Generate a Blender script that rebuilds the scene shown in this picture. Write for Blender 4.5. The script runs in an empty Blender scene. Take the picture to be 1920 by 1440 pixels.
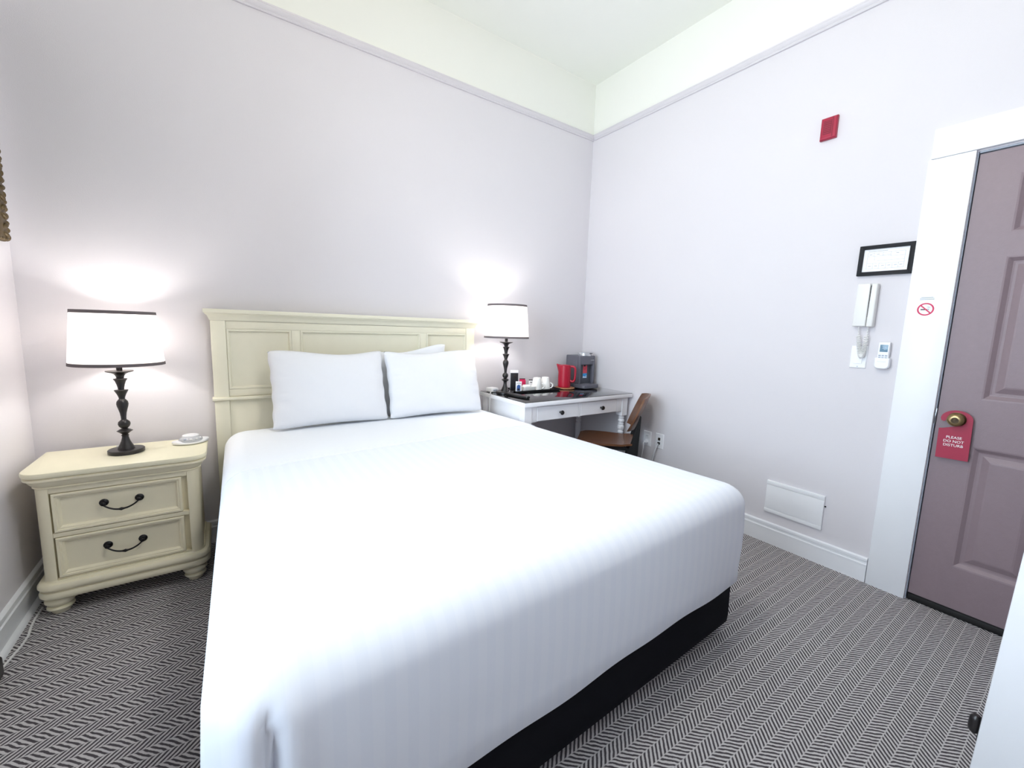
import bpy, bmesh, math, random
from mathutils import Matrix, Vector

random.seed(7)
PI = math.pi
sc = bpy.context.scene
C = sc.collection

# ------------------------------------------------------------------ camera
F_PX = 784.25
CAM = Vector((-2.6636, -2.7413, 1.2306))
YAW, PITCH, ROLL = 0.6077, -0.1302, 0.0316
fwd = Vector((math.sin(YAW)*math.cos(PITCH), math.cos(YAW)*math.cos(PITCH), math.sin(PITCH)))
rgt = Vector((math.cos(YAW), -math.sin(YAW), 0))
upv = rgt.cross(fwd)
r2 = rgt*math.cos(ROLL) + upv*math.sin(ROLL)
u2 = upv*math.cos(ROLL) - rgt*math.sin(ROLL)
cd = bpy.data.cameras.new('camera')
cd.sensor_fit = 'HORIZONTAL'; cd.sensor_width = 36.0
cd.lens = 36.0*F_PX/1920.0
cd.clip_start = 0.02; cd.clip_end = 60
cam = bpy.data.objects.new('camera', cd); C.objects.link(cam)
m3 = Matrix((r2, u2, -fwd)).transposed()
cam.matrix_world = Matrix.Translation(CAM) @ m3.to_4x4()
sc.camera = cam

# ------------------------------------------------------------------ colour
def lin(c):
    return tuple(((v/255.)/12.92 if v/255. <= .04045 else ((v/255.+.055)/1.055)**2.4) for v in c)

# ------------------------------------------------------------------ world, daylight, exposure
sc.view_settings.view_transform = 'Standard'
sc.view_settings.look = 'None'
sc.view_settings.gamma = 1.0
sc.view_settings.use_curve_mapping = False
sc.view_settings.exposure = 1.78
world = bpy.data.worlds.new('sky'); sc.world = world; world.use_nodes = True
bg = world.node_tree.nodes['Background']
bg.inputs[0].default_value = (.80, .90, 1.0, 1); bg.inputs[1].default_value = 1.2
sc.cycles.use_denoising = True
sc.cycles.max_bounces = 10; sc.cycles.diffuse_bounces = 6; sc.cycles.glossy_bounces = 4
sc.cycles.transparent_max_bounces = 12; sc.cycles.transmission_bounces = 6
sc.cycles.sample_clamp_indirect = 6.0
sc.cycles.caustics_reflective = False; sc.cycles.caustics_refractive = False

ROOM_W, ROOM_H, RAIL = 3.3876, 3.2594, 2.8207
YB = -3.62                       # wall behind the camera
WIN_Y0, WIN_Y1, WIN_Z0, WIN_Z1 = -2.60, -.90, .65, 2.50   # window in the left wall, out of view
DAY_W, CEIL_E, LAMP_W = 28.0, 19.0, 1.7

dl = bpy.data.lights.new('daylight', 'AREA'); dl.shape = 'RECTANGLE'
dl.size = WIN_Y1-WIN_Y0+.5; dl.size_y = WIN_Z1-WIN_Z0+.5
dl.energy = DAY_W; dl.color = (.69, .85, 1.0)
dlo = bpy.data.objects.new('daylight', dl); C.objects.link(dlo)
dlo.location = (-ROOM_W-.55, (WIN_Y0+WIN_Y1)/2, (WIN_Z0+WIN_Z1)/2+.25)
dlo.rotation_euler = (0, -PI/2+.30, 0)

# ------------------------------------------------------------------ materials
def nodes(name):
    m = bpy.data.materials.new(name); m.use_nodes = True
    nt = m.node_tree
    return m, nt, nt.nodes['Principled BSDF']

def mat(name, col, rough=.5, vary=.03, vscale=30., bump=0., bscale=200., metal=0., spec=.5, coat=0.):
    """principled paint with a faint procedural variation in tone and relief"""
    m, nt, p = nodes(name)
    c = lin(col)
    tc = nt.nodes.new('ShaderNodeTexCoord')
    no = nt.nodes.new('ShaderNodeTexNoise'); no.inputs['Scale'].default_value = vscale; no.inputs['Detail'].default_value = 3
    nt.links.new(tc.outputs['Object'], no.inputs['Vector'])
    mx = nt.nodes.new('ShaderNodeMix'); mx.data_type = 'RGBA'
    nt.links.new(no.outputs['Fac'], mx.inputs[0])
    mx.inputs[6].default_value = (*[v*(1-vary) for v in c], 1)
    mx.inputs[7].default_value = (*[min(1, v*(1+vary)) for v in c], 1)
    nt.links.new(mx.outputs[2], p.inputs['Base Color'])
    p.inputs['Roughness'].default_value = rough
    p.inputs['Metallic'].default_value = metal
    p.inputs['Specular IOR Level'].default_value = spec
    p.inputs['Coat Weight'].default_value = coat
    if bump:
        n2 = nt.nodes.new('ShaderNodeTexNoise'); n2.inputs['Scale'].default_value = bscale; n2.inputs['Detail'].default_value = 2
        nt.links.new(tc.outputs['Object'], n2.inputs['Vector'])
        b = nt.nodes.new('ShaderNodeBump'); b.inputs['Strength'].default_value = bump; b.inputs['Distance'].default_value = .002
        nt.links.new(n2.outputs['Fac'], b.inputs['Height']); nt.links.new(b.outputs[0], p.inputs['Normal'])
    return m

M = {}
M['wall'] = mat('wall_paint_lilac_grey', (219, 216, 220), .75, .012, 3, .18, 260)
M['frieze'] = mat('frieze_paint_cream', (237, 238, 231), .8, .012, 3, .1, 260)
M['ceil'] = mat('ceiling_paint', (243, 245, 238), .85, .01, 3, .08, 200)
M['trim'] = mat('trim_gloss_white', (238, 240, 244), .35, .012, 12)
M['rail'] = mat('picture_rail_paint', (214, 211, 215), .45, .012, 10)
M['casing'] = mat('casing_white', (240, 242, 246), .38, .012, 10, .06, 160)
M['door'] = mat('door_paint_mauve', (137, 120, 126), .42, .05, 60, .25, 420)
M['cream'] = mat('furniture_cream', (238, 231, 204), .38, .03, 25, .06, 300)
M['creamtop'] = mat('furniture_cream_top', (236, 231, 204), .34, .02, 20, .05, 300)
M['headboard'] = mat('headboard_cream', (231, 228, 208), .42, .02, 20, .05, 300)
M['bronze'] = mat('dark_bronze', (34, 31, 31), .32, .1, 60, metal=.5)
M['lampbase'] = mat('lamp_espresso', (36, 33, 34), .28, .12, 40, spec=.5)
M['pull'] = mat('drawer_pull_black', (20, 18, 20), .35, .1, 60, metal=.3)
M['trimband'] = mat('shade_band_grey', (104, 96, 98), .8, .05, 200)
M['blackfab'] = mat('bed_base_black', (15, 15, 22), .9, .25, 300, .3, 700, spec=.15)
M['pillow'] = mat('pillow_cotton', (236, 238, 243), .85, .01, 40, .15, 30, spec=.2)
M['sheet'] = mat('sheet_cotton', (238, 242, 248), .82, .01, 60, .05, 400, spec=.2)
M['desk'] = mat('desk_white', (236, 236, 240), .35, .012, 15)
M['glass'] = mat('black_glass', (10, 10, 13), .035, .05, 10, spec=.9, coat=.6)
M['knob'] = mat('knob_black', (22, 20, 22), .3, .1, 50)
M['frameblack'] = mat('frame_satin_black', (13, 14, 20), .55, .1, 60, spec=.3)
M['black'] = mat('black_plastic', (14, 14, 16), .35, .1, 60)
M['blackrub'] = mat('black_rubber', (20, 20, 22), .7, .1, 60)
M['wood'] = mat('chair_walnut', (104, 66, 40), .4, .18, 14, coat=.3)
M['wood2'] = mat('coaster_wood', (168, 118, 84), .55, .15, 30)
M['chairblack'] = mat('chair_black', (5, 5, 8), .8, .1, 60)
M['red'] = mat('kettle_red', (172, 18, 48), .35, .06, 40)
M['alarm'] = mat('alarm_red', (164, 26, 60), .38, .06, 40)
M['alarmdark'] = mat('alarm_red_dark', (118, 18, 46), .5, .06, 40)
M['hanger'] = mat('hanger_crimson', (158, 22, 60), .5, .05, 40)
M['grey'] = mat('dispenser_grey', (98, 98, 108), .42, .04, 40)
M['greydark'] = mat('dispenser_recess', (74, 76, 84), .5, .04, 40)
M['silver'] = mat('silver_cap', (208, 210, 214), .25, .03, 40, metal=.6)
M['white'] = mat('white_plastic', (238, 239, 242), .35, .012, 30)
M['offwhite'] = mat('intercom_ivory', (228, 228, 226), .4, .015, 30)
M['ceramic'] = mat('white_ceramic', (240, 240, 238), .18, .01, 30)
M['paper'] = mat('paper', (244, 245, 247), .8, .01, 80)
M['ink'] = mat('ink_grey', (150, 160, 172), .8, .02, 80)
M['signred'] = mat('sign_red', (206, 28, 84), .5, .02, 60)
M['signblack'] = mat('sign_black', (24, 24, 30), .6, .02, 60)
M['blue'] = mat('print_blue', (52, 92, 160), .6, .03, 60)
M['cyan'] = mat('label_blue', (48, 150, 214), .45, .03, 60)
M['coral'] = mat('label_red', (206, 70, 84), .45, .03, 60)
M['gold'] = mat('antique_brass', (150, 128, 92), .28, .08, 50, metal=.9)
M['golddark'] = mat('antique_brass_dark', (70, 58, 44), .4, .08, 50, metal=.8)
M['steel'] = mat('strike_steel', (150, 152, 158), .3, .05, 50, metal=.9)
M['lcd'] = mat('lcd_blue_grey', (112, 146, 168), .15, .04, 60)
M['btn'] = mat('button_grey', (168, 178, 194), .5, .03, 60)
M['clearish'] = mat('smoky_plastic', (186, 188, 194), .15, .05, 60, coat=.4)
M['gilt'] = mat('mirror_frame_bronze', (92, 76, 48), .45, .35, 90, .5, 160, metal=.35)
M['cord'] = mat('cord_white', (222, 222, 222), .5, .02, 60)
M['cordgrey'] = mat('cord_grey', (196, 198, 202), .5, .02, 60)
M['threshold'] = mat('threshold_black', (12, 11, 12), .6, .1, 40)
M['gap'] = mat('jamb_blue_grey', (168, 178, 192), .5, .03, 40)

# coverlet: satin stripes woven along the bed's length
def coverlet_mat():
    m, nt, p = nodes('coverlet_satin_stripe')
    tc = nt.nodes.new('ShaderNodeTexCoord')
    w = nt.nodes.new('ShaderNodeTexWave'); w.wave_type = 'BANDS'; w.bands_direction = 'X'; w.wave_profile = 'SIN'
    w.inputs['Scale'].default_value = 2*PI/20/.046; w.inputs['Distortion'].default_value = 0
    nt.links.new(tc.outputs['Object'], w.inputs['Vector'])
    cr = nt.nodes.new('ShaderNodeValToRGB')
    cr.color_ramp.elements[0].position = .42; cr.color_ramp.elements[1].position = .58
    nt.links.new(w.outputs['Fac'], cr.inputs[0])
    mx = nt.nodes.new('ShaderNodeMix'); mx.data_type = 'RGBA'
    nt.links.new(cr.outputs[0], mx.inputs[0])
    mx.inputs[6].default_value = (*lin((230, 235.5, 246)), 1); mx.inputs[7].default_value = (*lin((232.5, 237.5, 247)), 1)
    nt.links.new(mx.outputs[2], p.inputs['Base Color'])
    mr = nt.nodes.new('ShaderNodeMapRange'); mr.inputs[3].default_value = .72; mr.inputs[4].default_value = .85
    nt.links.new(cr.outputs[0], mr.inputs[0]); nt.links.new(mr.outputs[0], p.inputs['Roughness'])
    no = nt.nodes.new('ShaderNodeTexNoise'); no.inputs['Scale'].default_value = 500
    nt.links.new(tc.outputs['Object'], no.inputs['Vector'])
    b = nt.nodes.new('ShaderNodeBump'); b.inputs['Strength'].default_value = .06; b.inputs['Distance'].default_value = .001
    nt.links.new(no.outputs['Fac'], b.inputs['Height']); nt.links.new(b.outputs[0], p.inputs['Normal'])
    p.inputs['Specular IOR Level'].default_value = .25
    return m
M['coverlet'] = coverlet_mat()

# carpet: woven herringbone, bands running across the room
def carpet_mat():
    m, nt, p = nodes('carpet_herringbone')
    L = nt.links.new
    def math_(op, a, b=None, c=None):
        n = nt.nodes.new('ShaderNodeMath'); n.operation = op
        for i, v in enumerate((a, b, c)):
            if v is None: continue
            if isinstance(v, (int, float)): n.inputs[i].default_value = v
            else: L(v, n.inputs[i])
        return n.outputs[0]
    tc = nt.nodes.new('ShaderNodeTexCoord')
    wob = nt.nodes.new('ShaderNodeTexNoise'); wob.inputs['Scale'].default_value = 38; wob.inputs['Detail'].default_value = 2
    L(tc.outputs['Object'], wob.inputs['Vector'])
    sep = nt.nodes.new('ShaderNodeSeparateXYZ'); L(tc.outputs['Object'], sep.inputs[0])
    wv = math_('MULTIPLY', math_('SUBTRACT', wob.outputs['Fac'], .5), .009)
    x = math_('ADD', sep.outputs[0], wv); y = math_('ADD', sep.outputs[1], math_('MULTIPLY', wv, .35))
    BW = .038
    band = math_('FLOOR', math_('DIVIDE', y, BW))
    tri = math_('PINGPONG', y, BW)
    par = math_('MODULO', math_('ABSOLUTE', band), 2.0)
    ph = math_('DIVIDE', math_('ADD', math_('SUBTRACT', x, tri), math_('MULTIPLY', par, .007)), .0172)
    saw = math_('ABSOLUTE', math_('SUBTRACT', math_('FRACT', ph), .5))       # 0..0.5
    fine = nt.nodes.new('ShaderNodeTexNoise'); fine.inputs['Scale'].default_value = 420; fine.inputs['Detail'].default_value = 2
    L(tc.outputs['Object'], fine.inputs['Vector'])
    sawn = math_('ADD', saw, math_('MULTIPLY', math_('SUBTRACT', fine.outputs['Fac'], .5), .16))
    st = nt.nodes.new('ShaderNodeMapRange'); st.inputs[1].default_value = .20; st.inputs[2].default_value = .29
    L(sawn, st.inputs[0])
    edge = math_('MINIMUM', tri, math_('SUBTRACT', BW, tri))
    ed = nt.nodes.new('ShaderNodeMapRange'); ed.inputs[1].default_value = .0022; ed.inputs[2].default_value = .0008
    L(edge, ed.inputs[0])
    f = math_('MAXIMUM', st.outputs[0], math_('MULTIPLY', ed.outputs[0], .75))
    mx = nt.nodes.new('ShaderNodeMix'); mx.data_type = 'RGBA'
    L(f, mx.inputs[0])
    mx.inputs[6].default_value = (*lin((80, 76, 80)), 1); mx.inputs[7].default_value = (*lin((198, 195, 196)), 1)
    L(mx.outputs[2], p.inputs['Base Color'])
    p.inputs['Roughness'].default_value = .95; p.inputs['Specular IOR Level'].default_value = .1
    b = nt.nodes.new('ShaderNodeBump'); b.inputs['Strength'].default_value = .5; b.inputs['Distance'].default_value = .003
    L(math_('ADD', f, fine.outputs['Fac']), b.inputs['Height']); L(b.outputs[0], p.inputs['Normal'])
    return m
M['carpet'] = carpet_mat()

# lamp shade linen: lets the bulb's light through
def shade_mat():
    m = bpy.data.materials.new('shade_linen'); m.use_nodes = True; nt = m.node_tree; nt.nodes.clear()
    out = nt.nodes.new('ShaderNodeOutputMaterial')
    d = nt.nodes.new('ShaderNodeBsdfDiffuse'); t = nt.nodes.new('ShaderNodeBsdfTranslucent')
    tc = nt.nodes.new('ShaderNodeTexCoord')
    no = nt.nodes.new('ShaderNodeTexNoise'); no.inputs['Scale'].default_value = 60; no.inputs['Detail'].default_value = 4
    mp = nt.nodes.new('ShaderNodeMapping'); mp.inputs['Scale'].default_value = (1, 1, 9)
    nt.links.new(tc.outputs['Object'], mp.inputs[0]); nt.links.new(mp.outputs[0], no.inputs['Vector'])
    cr = nt.nodes.new('ShaderNodeMix'); cr.data_type = 'RGBA'
    cr.inputs[6].default_value = (.74, .69, .67, 1); cr.inputs[7].default_value = (.95, .92, .90, 1)
    nt.links.new(no.outputs['Fac'], cr.inputs[0])
    nt.links.new(cr.outputs[2], d.inputs[0]); nt.links.new(cr.outputs[2], t.inputs[0])
    mix = nt.nodes.new('ShaderNodeMixShader'); mix.inputs[0].default_value = .42
    nt.links.new(d.outputs[0], mix.inputs[1]); nt.links.new(t.outputs[0], mix.inputs[2])
    nt.links.new(mix.outputs[0], out.inputs[0])
    return m
M['shade'] = shade_mat()

def emit(name, col, s):
    m = bpy.data.materials.new(name); m.use_nodes = True; nt = m.node_tree; nt.nodes.clear()
    out = nt.nodes.new('ShaderNodeOutputMaterial'); e = nt.nodes.new('ShaderNodeEmission')
    e.inputs[0].default_value = (*col, 1); e.inputs[1].default_value = s
    nt.links.new(e.outputs[0], out.inputs[0]); return m
M['globe'] = emit('lit_globe', (1.0, .97, .92), CEIL_E)
M['bulb'] = emit('lit_bulb', (1.0, .93, .85), 6.0)

def pane_mat():
    m = bpy.data.materials.new('window_pane'); m.use_nodes = True; nt = m.node_tree; nt.nodes.clear()
    out = nt.nodes.new('ShaderNodeOutputMaterial')
    t = nt.nodes.new('ShaderNodeBsdfTransparent'); g = nt.nodes.new('ShaderNodeBsdfGlossy'); g.inputs['Roughness'].default_value = .02
    fr = nt.nodes.new('ShaderNodeFresnel'); mix = nt.nodes.new('ShaderNodeMixShader')
    nt.links.new(fr.outputs[0], mix.inputs[0]); nt.links.new(t.outputs[0], mix.inputs[1]); nt.links.new(g.outputs[0], mix.inputs[2])
    nt.links.new(mix.outputs[0], out.inputs[0]); return m
M['pane'] = pane_mat()
M['mirror'] = mat('mirror_silver', (225, 228, 230), .03, .005, 5, metal=1.0)

# ------------------------------------------------------------------ mesh builder
class MB:
    def __init__(s, off=(0, 0, 0)):
        s.v = []; s.f = []; s.mi = []; s.off = Vector(off); s.M = Matrix.Identity(4); s.cur = 0
    def add(s, vs, fs):
        n = len(s.v)
        for p in vs: s.v.append(tuple(s.M @ Vector(p) - s.off))
        for f in fs: s.f.append([i+n for i in f]); s.mi.append(s.cur)
        return s
    def box(s, x0, x1, y0, y1, z0, z1):
        if x0 > x1: x0, x1 = x1, x0
        if y0 > y1: y0, y1 = y1, y0
        if z0 > z1: z0, z1 = z1, z0
        vs = [(x, y, z) for z in (z0, z1) for y in (y0, y1) for x in (x0, x1)]
        return s.add(vs, [(0, 2, 3, 1), (4, 5, 7, 6), (0, 1, 5, 4), (2, 6, 7, 3), (0, 4, 6, 2), (1, 3, 7, 5)])
    def loft(s, rings, cap0=True, cap1=True, close=True):
        n = len(rings[0]); vs = [p for r in rings for p in r]; fs = []
        for k in range(len(rings)-1):
            for i in range(n if close else n-1):
                j = (i+1) % n
                fs.append((k*n+i, k*n+j, (k+1)*n+j, (k+1)*n+i))
        if cap0: fs.append(tuple(reversed(range(n))))
        if cap1: fs.append(tuple(range((len(rings)-1)*n, len(rings)*n)))
        return s.add(vs, fs)
    def lathe(s, prof, n=28, c=(0, 0, 0), cap=True):
        """prof: list of (r, z) bottom to top"""
        rings = [[(c[0]+r*math.cos(2*PI*i/n), c[1]+r*math.sin(2*PI*i/n), c[2]+z) for i in range(n)] for r, z in prof]
        return s.loft(rings, cap, cap)
    def tube(s, pts, r, n=8, cap=True):
        pts = [Vector(p) for p in pts]; rings = []; prev = None
        for i, p in enumerate(pts):
            t = (pts[min(i+1, len(pts)-1)]-pts[max(i-1, 0)]).normalized()
            if prev is None:
                a = Vector((0, 0, 1)) if abs(t.z) < .9 else Vector((1, 0, 0))
                u = t.cross(a).normalized()
            else:
                u = (prev - t*prev.dot(t)).normalized()
            prev = u; w = t.cross(u)
            rr = r[i] if isinstance(r, (list, tuple)) else r
            rings.append([tuple(p+u*rr*math.cos(2*PI*k/n)+w*rr*math.sin(2*PI*k/n)) for k in range(n)])
        return s.loft(rings, cap, cap)
    def prism(s, poly, axis, a, b):
        """poly of 2-D points extruded along axis from a to b"""
        def P(q, t):
            return {'x': (t, q[0], q[1]), 'y': (q[0], t, q[1]), 'z': (q[0], q[1], t)}[axis]
        return s.loft([[P(q, a) for q in poly], [P(q, b) for q in poly]])
    def sphere(s, c, r, n=16, m=10, sc=(1, 1, 1)):
        rings = []
        for k in range(1, m):
            ph = PI*k/m
            rings.append([(c[0]+sc[0]*r*math.sin(ph)*math.cos(2*PI*i/n), c[1]+sc[1]*r*math.sin(ph)*math.sin(2*PI*i/n), c[2]-sc[2]*r*math.cos(ph)) for i in range(n)])
        return s.loft(rings)
    def mesh(s, name, mats, bevel=0, seg=2, smooth=True, angle=38):
        bm = bmesh.new()
        vs = [bm.verts.new(p) for p in s.v]
        for f, k in zip(s.f, s.mi):
            try: fc = bm.faces.new([vs[i] for i in f]); fc.material_index = k
            except ValueError: pass
        bmesh.ops.recalc_face_normals(bm, faces=bm.faces)
        if bevel:
            es = [e for e in bm.edges if len(e.link_faces) == 2 and e.calc_face_angle(0) > .6]
            bmesh.ops.bevel(bm, geom=es, offset=bevel, segments=seg, profile=.5, affect='EDGES', clamp_overlap=True)
        me = bpy.data.meshes.new(name); bm.to_mesh(me); bm.free()
        for mt in (mats if isinstance(mats, (list, tuple)) else [mats]): me.materials.append(mt)
        if smooth:
            me.polygons.foreach_set('use_smooth', [True]*len(me.polygons))
            me.set_sharp_from_angle(angle=math.radians(angle))
        return me
    def build(s, name, mats, parent=None, **kw):
        return link(name, s.mesh(name, mats, **kw), parent)

def link(name, me, parent=None):
    o = bpy.data.objects.new(name, me); C.objects.link(o)
    if parent is not None: o.parent = parent
    return o

def tag(o, label=None, cat=None, group=None, kind=None):
    if label: o['label'] = label
    if cat: o['category'] = cat
    if group: o['group'] = group
    if kind: o['kind'] = kind
    return o

def thing(name, label, cat, loc=(0, 0, 0), rz=0, group=None):
    o = bpy.data.objects.new(name, None); C.objects.link(o); o.empty_display_size = .05
    o.location = loc; o.rotation_euler = (0, 0, rz)
    return tag(o, label, cat, group)

def copy_tree(o, parent=None):
    c = o.copy(); C.objects.link(c)
    if parent is not None: c.parent = parent
    for ch in o.children: copy_tree(ch, c)
    return c

def struct(o, label=None): return tag(o, label, None, None, 'structure')

def rquad(cs, rads, n_arc=8, n_side=(1, 1, 1, 1)):
    """outline of a convex quad (counter-clockwise corners) with rounded corners"""
    cs = [Vector((c[0], c[1])) for c in cs]; arcs = []
    for i in range(4):
        p, a, b = cs[i], cs[i-1], cs[(i+1) % 4]
        da = (a-p).normalized(); db = (b-p).normalized()
        ang = da.angle(db); t = rads[i]/math.tan(ang/2)
        s0 = p+da*t; e0 = p+db*t
        cen = p+(da+db).normalized()*(rads[i]/math.sin(ang/2))
        v0, v1 = s0-cen, e0-cen
        tot = v0.angle_signed(v1) if v0.length > 1e-9 else 0
        arc = []
        for k in range(n_arc+1):
            th = -tot*k/n_arc
            arc.append(cen+Vector((v0.x*math.cos(th)-v0.y*math.sin(th), v0.x*math.sin(th)+v0.y*math.cos(th))))
        arcs.append(arc)
    out = []
    for i in range(4):
        out += arcs[i]
        e0, s1 = arcs[i][-1], arcs[(i+1) % 4][0]
        for k in range(1, n_side[i]):
            out.append(e0.lerp(s1, k/n_side[i]))
    return [(p.x, p.y) for p in out]

def text_mesh(s, size, name, m, align='CENTER', extr=.0004):
    cu = bpy.data.curves.new(name, 'FONT'); cu.body = s; cu.size = size; cu.align_x = align; cu.align_y = 'CENTER'
    cu.extrude = extr; cu.resolution_u = 3; cu.space_line = .95
    o = bpy.data.objects.new(name, cu); C.objects.link(o)
    dg = bpy.context.evaluated_depsgraph_get(); dg.update()
    me = bpy.data.meshes.new_from_object(o.evaluated_get(dg))
    bpy.data.objects.remove(o); bpy.data.curves.remove(cu)
    me.materials.clear(); me.materials.append(m)
    return me

# ==================================================================== STRUCTURE
W = ROOM_W
T = .12
# door opening on the right wall, y from DY0 (left jamb) to DY1
DY0, DY1, DZ = -2.299, -3.118, 2.033

b = MB(); b.box(-W-T, T, YB-T, T, -.1, 0)
fl = struct(b.build('floor', M['carpet'], smooth=False), 'grey herringbone carpet with pale woven strokes')
b = MB(); b.box(-W-T, T, YB-T, T, ROOM_H, ROOM_H+.1)
struct(b.build('ceiling', M['ceil'], smooth=False), 'high plain off-white ceiling')

def wall(name, boxes, label):
    b = MB()
    for bx in boxes:
        x0, x1, y0, y1, z0, z1 = bx
        if z1 > RAIL+.02 and z0 < RAIL:
            b.cur = 0; b.box(x0, x1, y0, y1, z0, RAIL+.02); b.cur = 1; b.box(x0, x1, y0, y1, RAIL+.02, z1)
        else:
            b.cur = 0; b.box(*bx)
    return struct(b.build(name, [M['wall'], M['frieze']], smooth=False), label)
wall('wall_back', [(-W-T, T, 0, T, 0, ROOM_H)], 'pale lilac-grey wall behind the headboard with cream frieze')
wall('wall_right', [(0, T, DY0, 0, 0, ROOM_H), (0, T, DY1, DY0, DZ, ROOM_H), (0, T, YB, DY1, 0, ROOM_H)], 'pale wall with the mauve entry door')
wall('wall_left', [(-W-T, -W, WIN_Y1, 0, 0, ROOM_H), (-W-T, -W, YB, WIN_Y0, 0, ROOM_H),
                   (-W-T, -W, WIN_Y0, WIN_Y1, 0, WIN_Z0), (-W-T, -W, WIN_Y0, WIN_Y1, WIN_Z1, ROOM_H)], 'pale wall beside the nightstand')
wall('wall_front', [(-W-T, T, YB-T, YB, 0, ROOM_H)], 'pale wall behind the camera')

# picture rail: moulded profile (depth d from the wall, height z)
rail_prof = [(0, RAIL), (.010, RAIL), (.014, RAIL+.006), (.012, RAIL+.012), (.020, RAIL+.020), (.024, RAIL+.030), (.018, RAIL+.036), (.020, RAIL+.042), (0, RAIL+.046)]
b = MB(); b.prism([(-d, z) for d, z in rail_prof], 'x', -W, 0)
struct(b.build('trim_1', M['rail']), 'moulded picture rail along the headboard wall')
b = MB(); b.prism([(-d, z) for d, z in rail_prof], 'y', YB, -.0235)
struct(b.build('trim_2', M['rail']), 'moulded picture rail along the door wall')
b = MB(); b.prism([(-W+d, z) for d, z in rail_prof], 'y', YB, -.0235)
struct(b.build('trim_3', M['rail']), 'moulded picture rail along the left wall')

BT = .1287
base_prof = [(0, 0), (.014, 0), (.014, BT-.042), (.017, BT-.040), (.017, BT-.034), (.012, BT-.031), (.012, BT-.019), (.016, BT-.016), (.016, BT-.004), (.010, BT), (0, BT)]
b = MB(); b.prism([(-d, z) for d, z in base_prof], 'y', -2.146, -.0175)
struct(b.build('baseboard_right', M['trim']), 'white moulded baseboard below the wall cover')
b = MB(); b.prism([(-d, z) for d, z in base_prof], 'x', -W, 0)
struct(b.build('baseboard_back', M['trim']), 'white moulded baseboard behind the bed')
b = MB(); b.prism([(-W+d, z) for d, z in base_prof], 'y', YB, -.0175)
# quarter-round shoe at the foot of the left baseboard
b.prism([(-W+.0142, 0), (-W+.030, 0), (-W+.028, .010), (-W+.022, .016), (-W+.0142, .018)], 'y', YB, -.0175)
struct(b.build('baseboard_left', M['trim']), 'white moulded baseboard beside the nightstand')

# entry door casing
cx = -.018
b = MB()
b.box(cx, 0, -2.150, DY0+.001, 0, 2.037)
b.box(cx, 0, DY1-.004, DY1-.15, 0, 2.037)
struct(b.build('trim_4', M['casing'], bevel=.002), 'flat white door casing')
b = MB(); b.box(cx-.003, 0, -2.158, DY1-.158, 2.0385, 2.164)
struct(b.build('trim_5', M['casing'], bevel=.002), 'wide flat white head casing above the mauve door')
# jamb
b = MB()
b.box(.0, T, DY0-.0002, DY0-.0035, 0, DZ-.001); b.box(.0, T, DY1+.0005, DY1+.006, 0, DZ-.001); b.box(0, T, DY1+.006, DY0-.006, DZ-.006, DZ-.001)
b.box(.052, T, DY0-.0035, DY0-.018, 0, DZ-.006)
struct(b.build('trim_6', M['gap']), 'door jamb lining')
b = MB(); b.box(.002, T, DY1+.007, DY0-.007, .0005, .030)
struct(b.build('trim_7', M['threshold'], bevel=.003), 'black strip under the mauve door')

# ---- entry door: six raised panels in stiles and rails
dy0, dy1 = DY0-.0070, DY1+.0095       # slab edges
door = thing('door_1', 'mauve-grey six-panel entry door with brass knob', 'door', (0, dy0, 0))
door['kind'] = 'structure'; del door['category']
O = (0, dy0, 0)
fx = .008                              # front face of the slab (x)
cols = [(-2.430, -2.660), (-2.760, -2.990)]
rows = [(.228, .784), (.992, 1.592), (1.688, 1.920)]
z0d, z1d = .034, DZ-.010
b = MB(O)
ys = [dy0, cols[0][0], cols[0][1], cols[1][0], cols[1][1], dy1]
for k in (0, 2, 4): b.box(fx, fx+.04, ys[k], ys[k+1], z0d, z1d)
zs = [z0d, rows[0][0], rows[0][1], rows[1][0], rows[1][1], rows[2][0], rows[2][1], z1d]
for cc in cols:
    for k in (0, 2, 4, 6): b.box(fx, fx+.04, cc[0], cc[1], zs[k], zs[k+1])
b.build('stiles_and_rails', M['door'], door, smooth=False)
for cc in cols:
    for rr in rows:
        b = MB(O); h = []
        for ins, dep in ((0, 0), (.006, .001), (.020, .012), (.026, .013), (.034, .013), (.056, .004), (.062, .003)):
            y1_, y2_, z1_, z2_ = cc[0]-ins, cc[1]+ins, rr[0]+ins, rr[1]-ins
            h.append([(fx+dep, y1_, z1_), (fx+dep, y2_, z1_), (fx+dep, y2_, z2_), (fx+dep, y1_, z2_)])
        b.loft(h, cap0=False, cap1=True)
        b.build('panel', M['door'], door, smooth=False)
RX = Matrix.Rotation(-PI/2, 4, 'Y')        # lathe axis z -> -x
kn = MB(O); kn.M = Matrix.Translation((fx, -2.372, .897)) @ RX
kn.lathe([(.033, 0), (.033, .004), (.028, .009), (.014, .012), (.012, .030), (.020, .036), (.0265, .044), (.027, .052), (.022, .059), (.017, .0605)], 32)
k_ = kn.build('knob', M['gold'], door)
kn = MB(O); kn.M = Matrix.Translation((fx, -2.372, .897)) @ RX
kn.lathe([(.0125, .0595), (.0125, .0618), (.009, .0618), (.008, .0606), (.0045, .0606), (.004, .0625), (.001, .0628)], 24)
kn.build('lock_button', M['golddark'], k_)
b = MB(O); b.box(-.0015, .004, DY0-.0005, DY0-.0062, .865, .935); b.box(-.004, .0, DY0-.0005, DY0-.0055, .885, .915)
b.build('strike_plate', M['steel'], door, bevel=.001)

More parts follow.
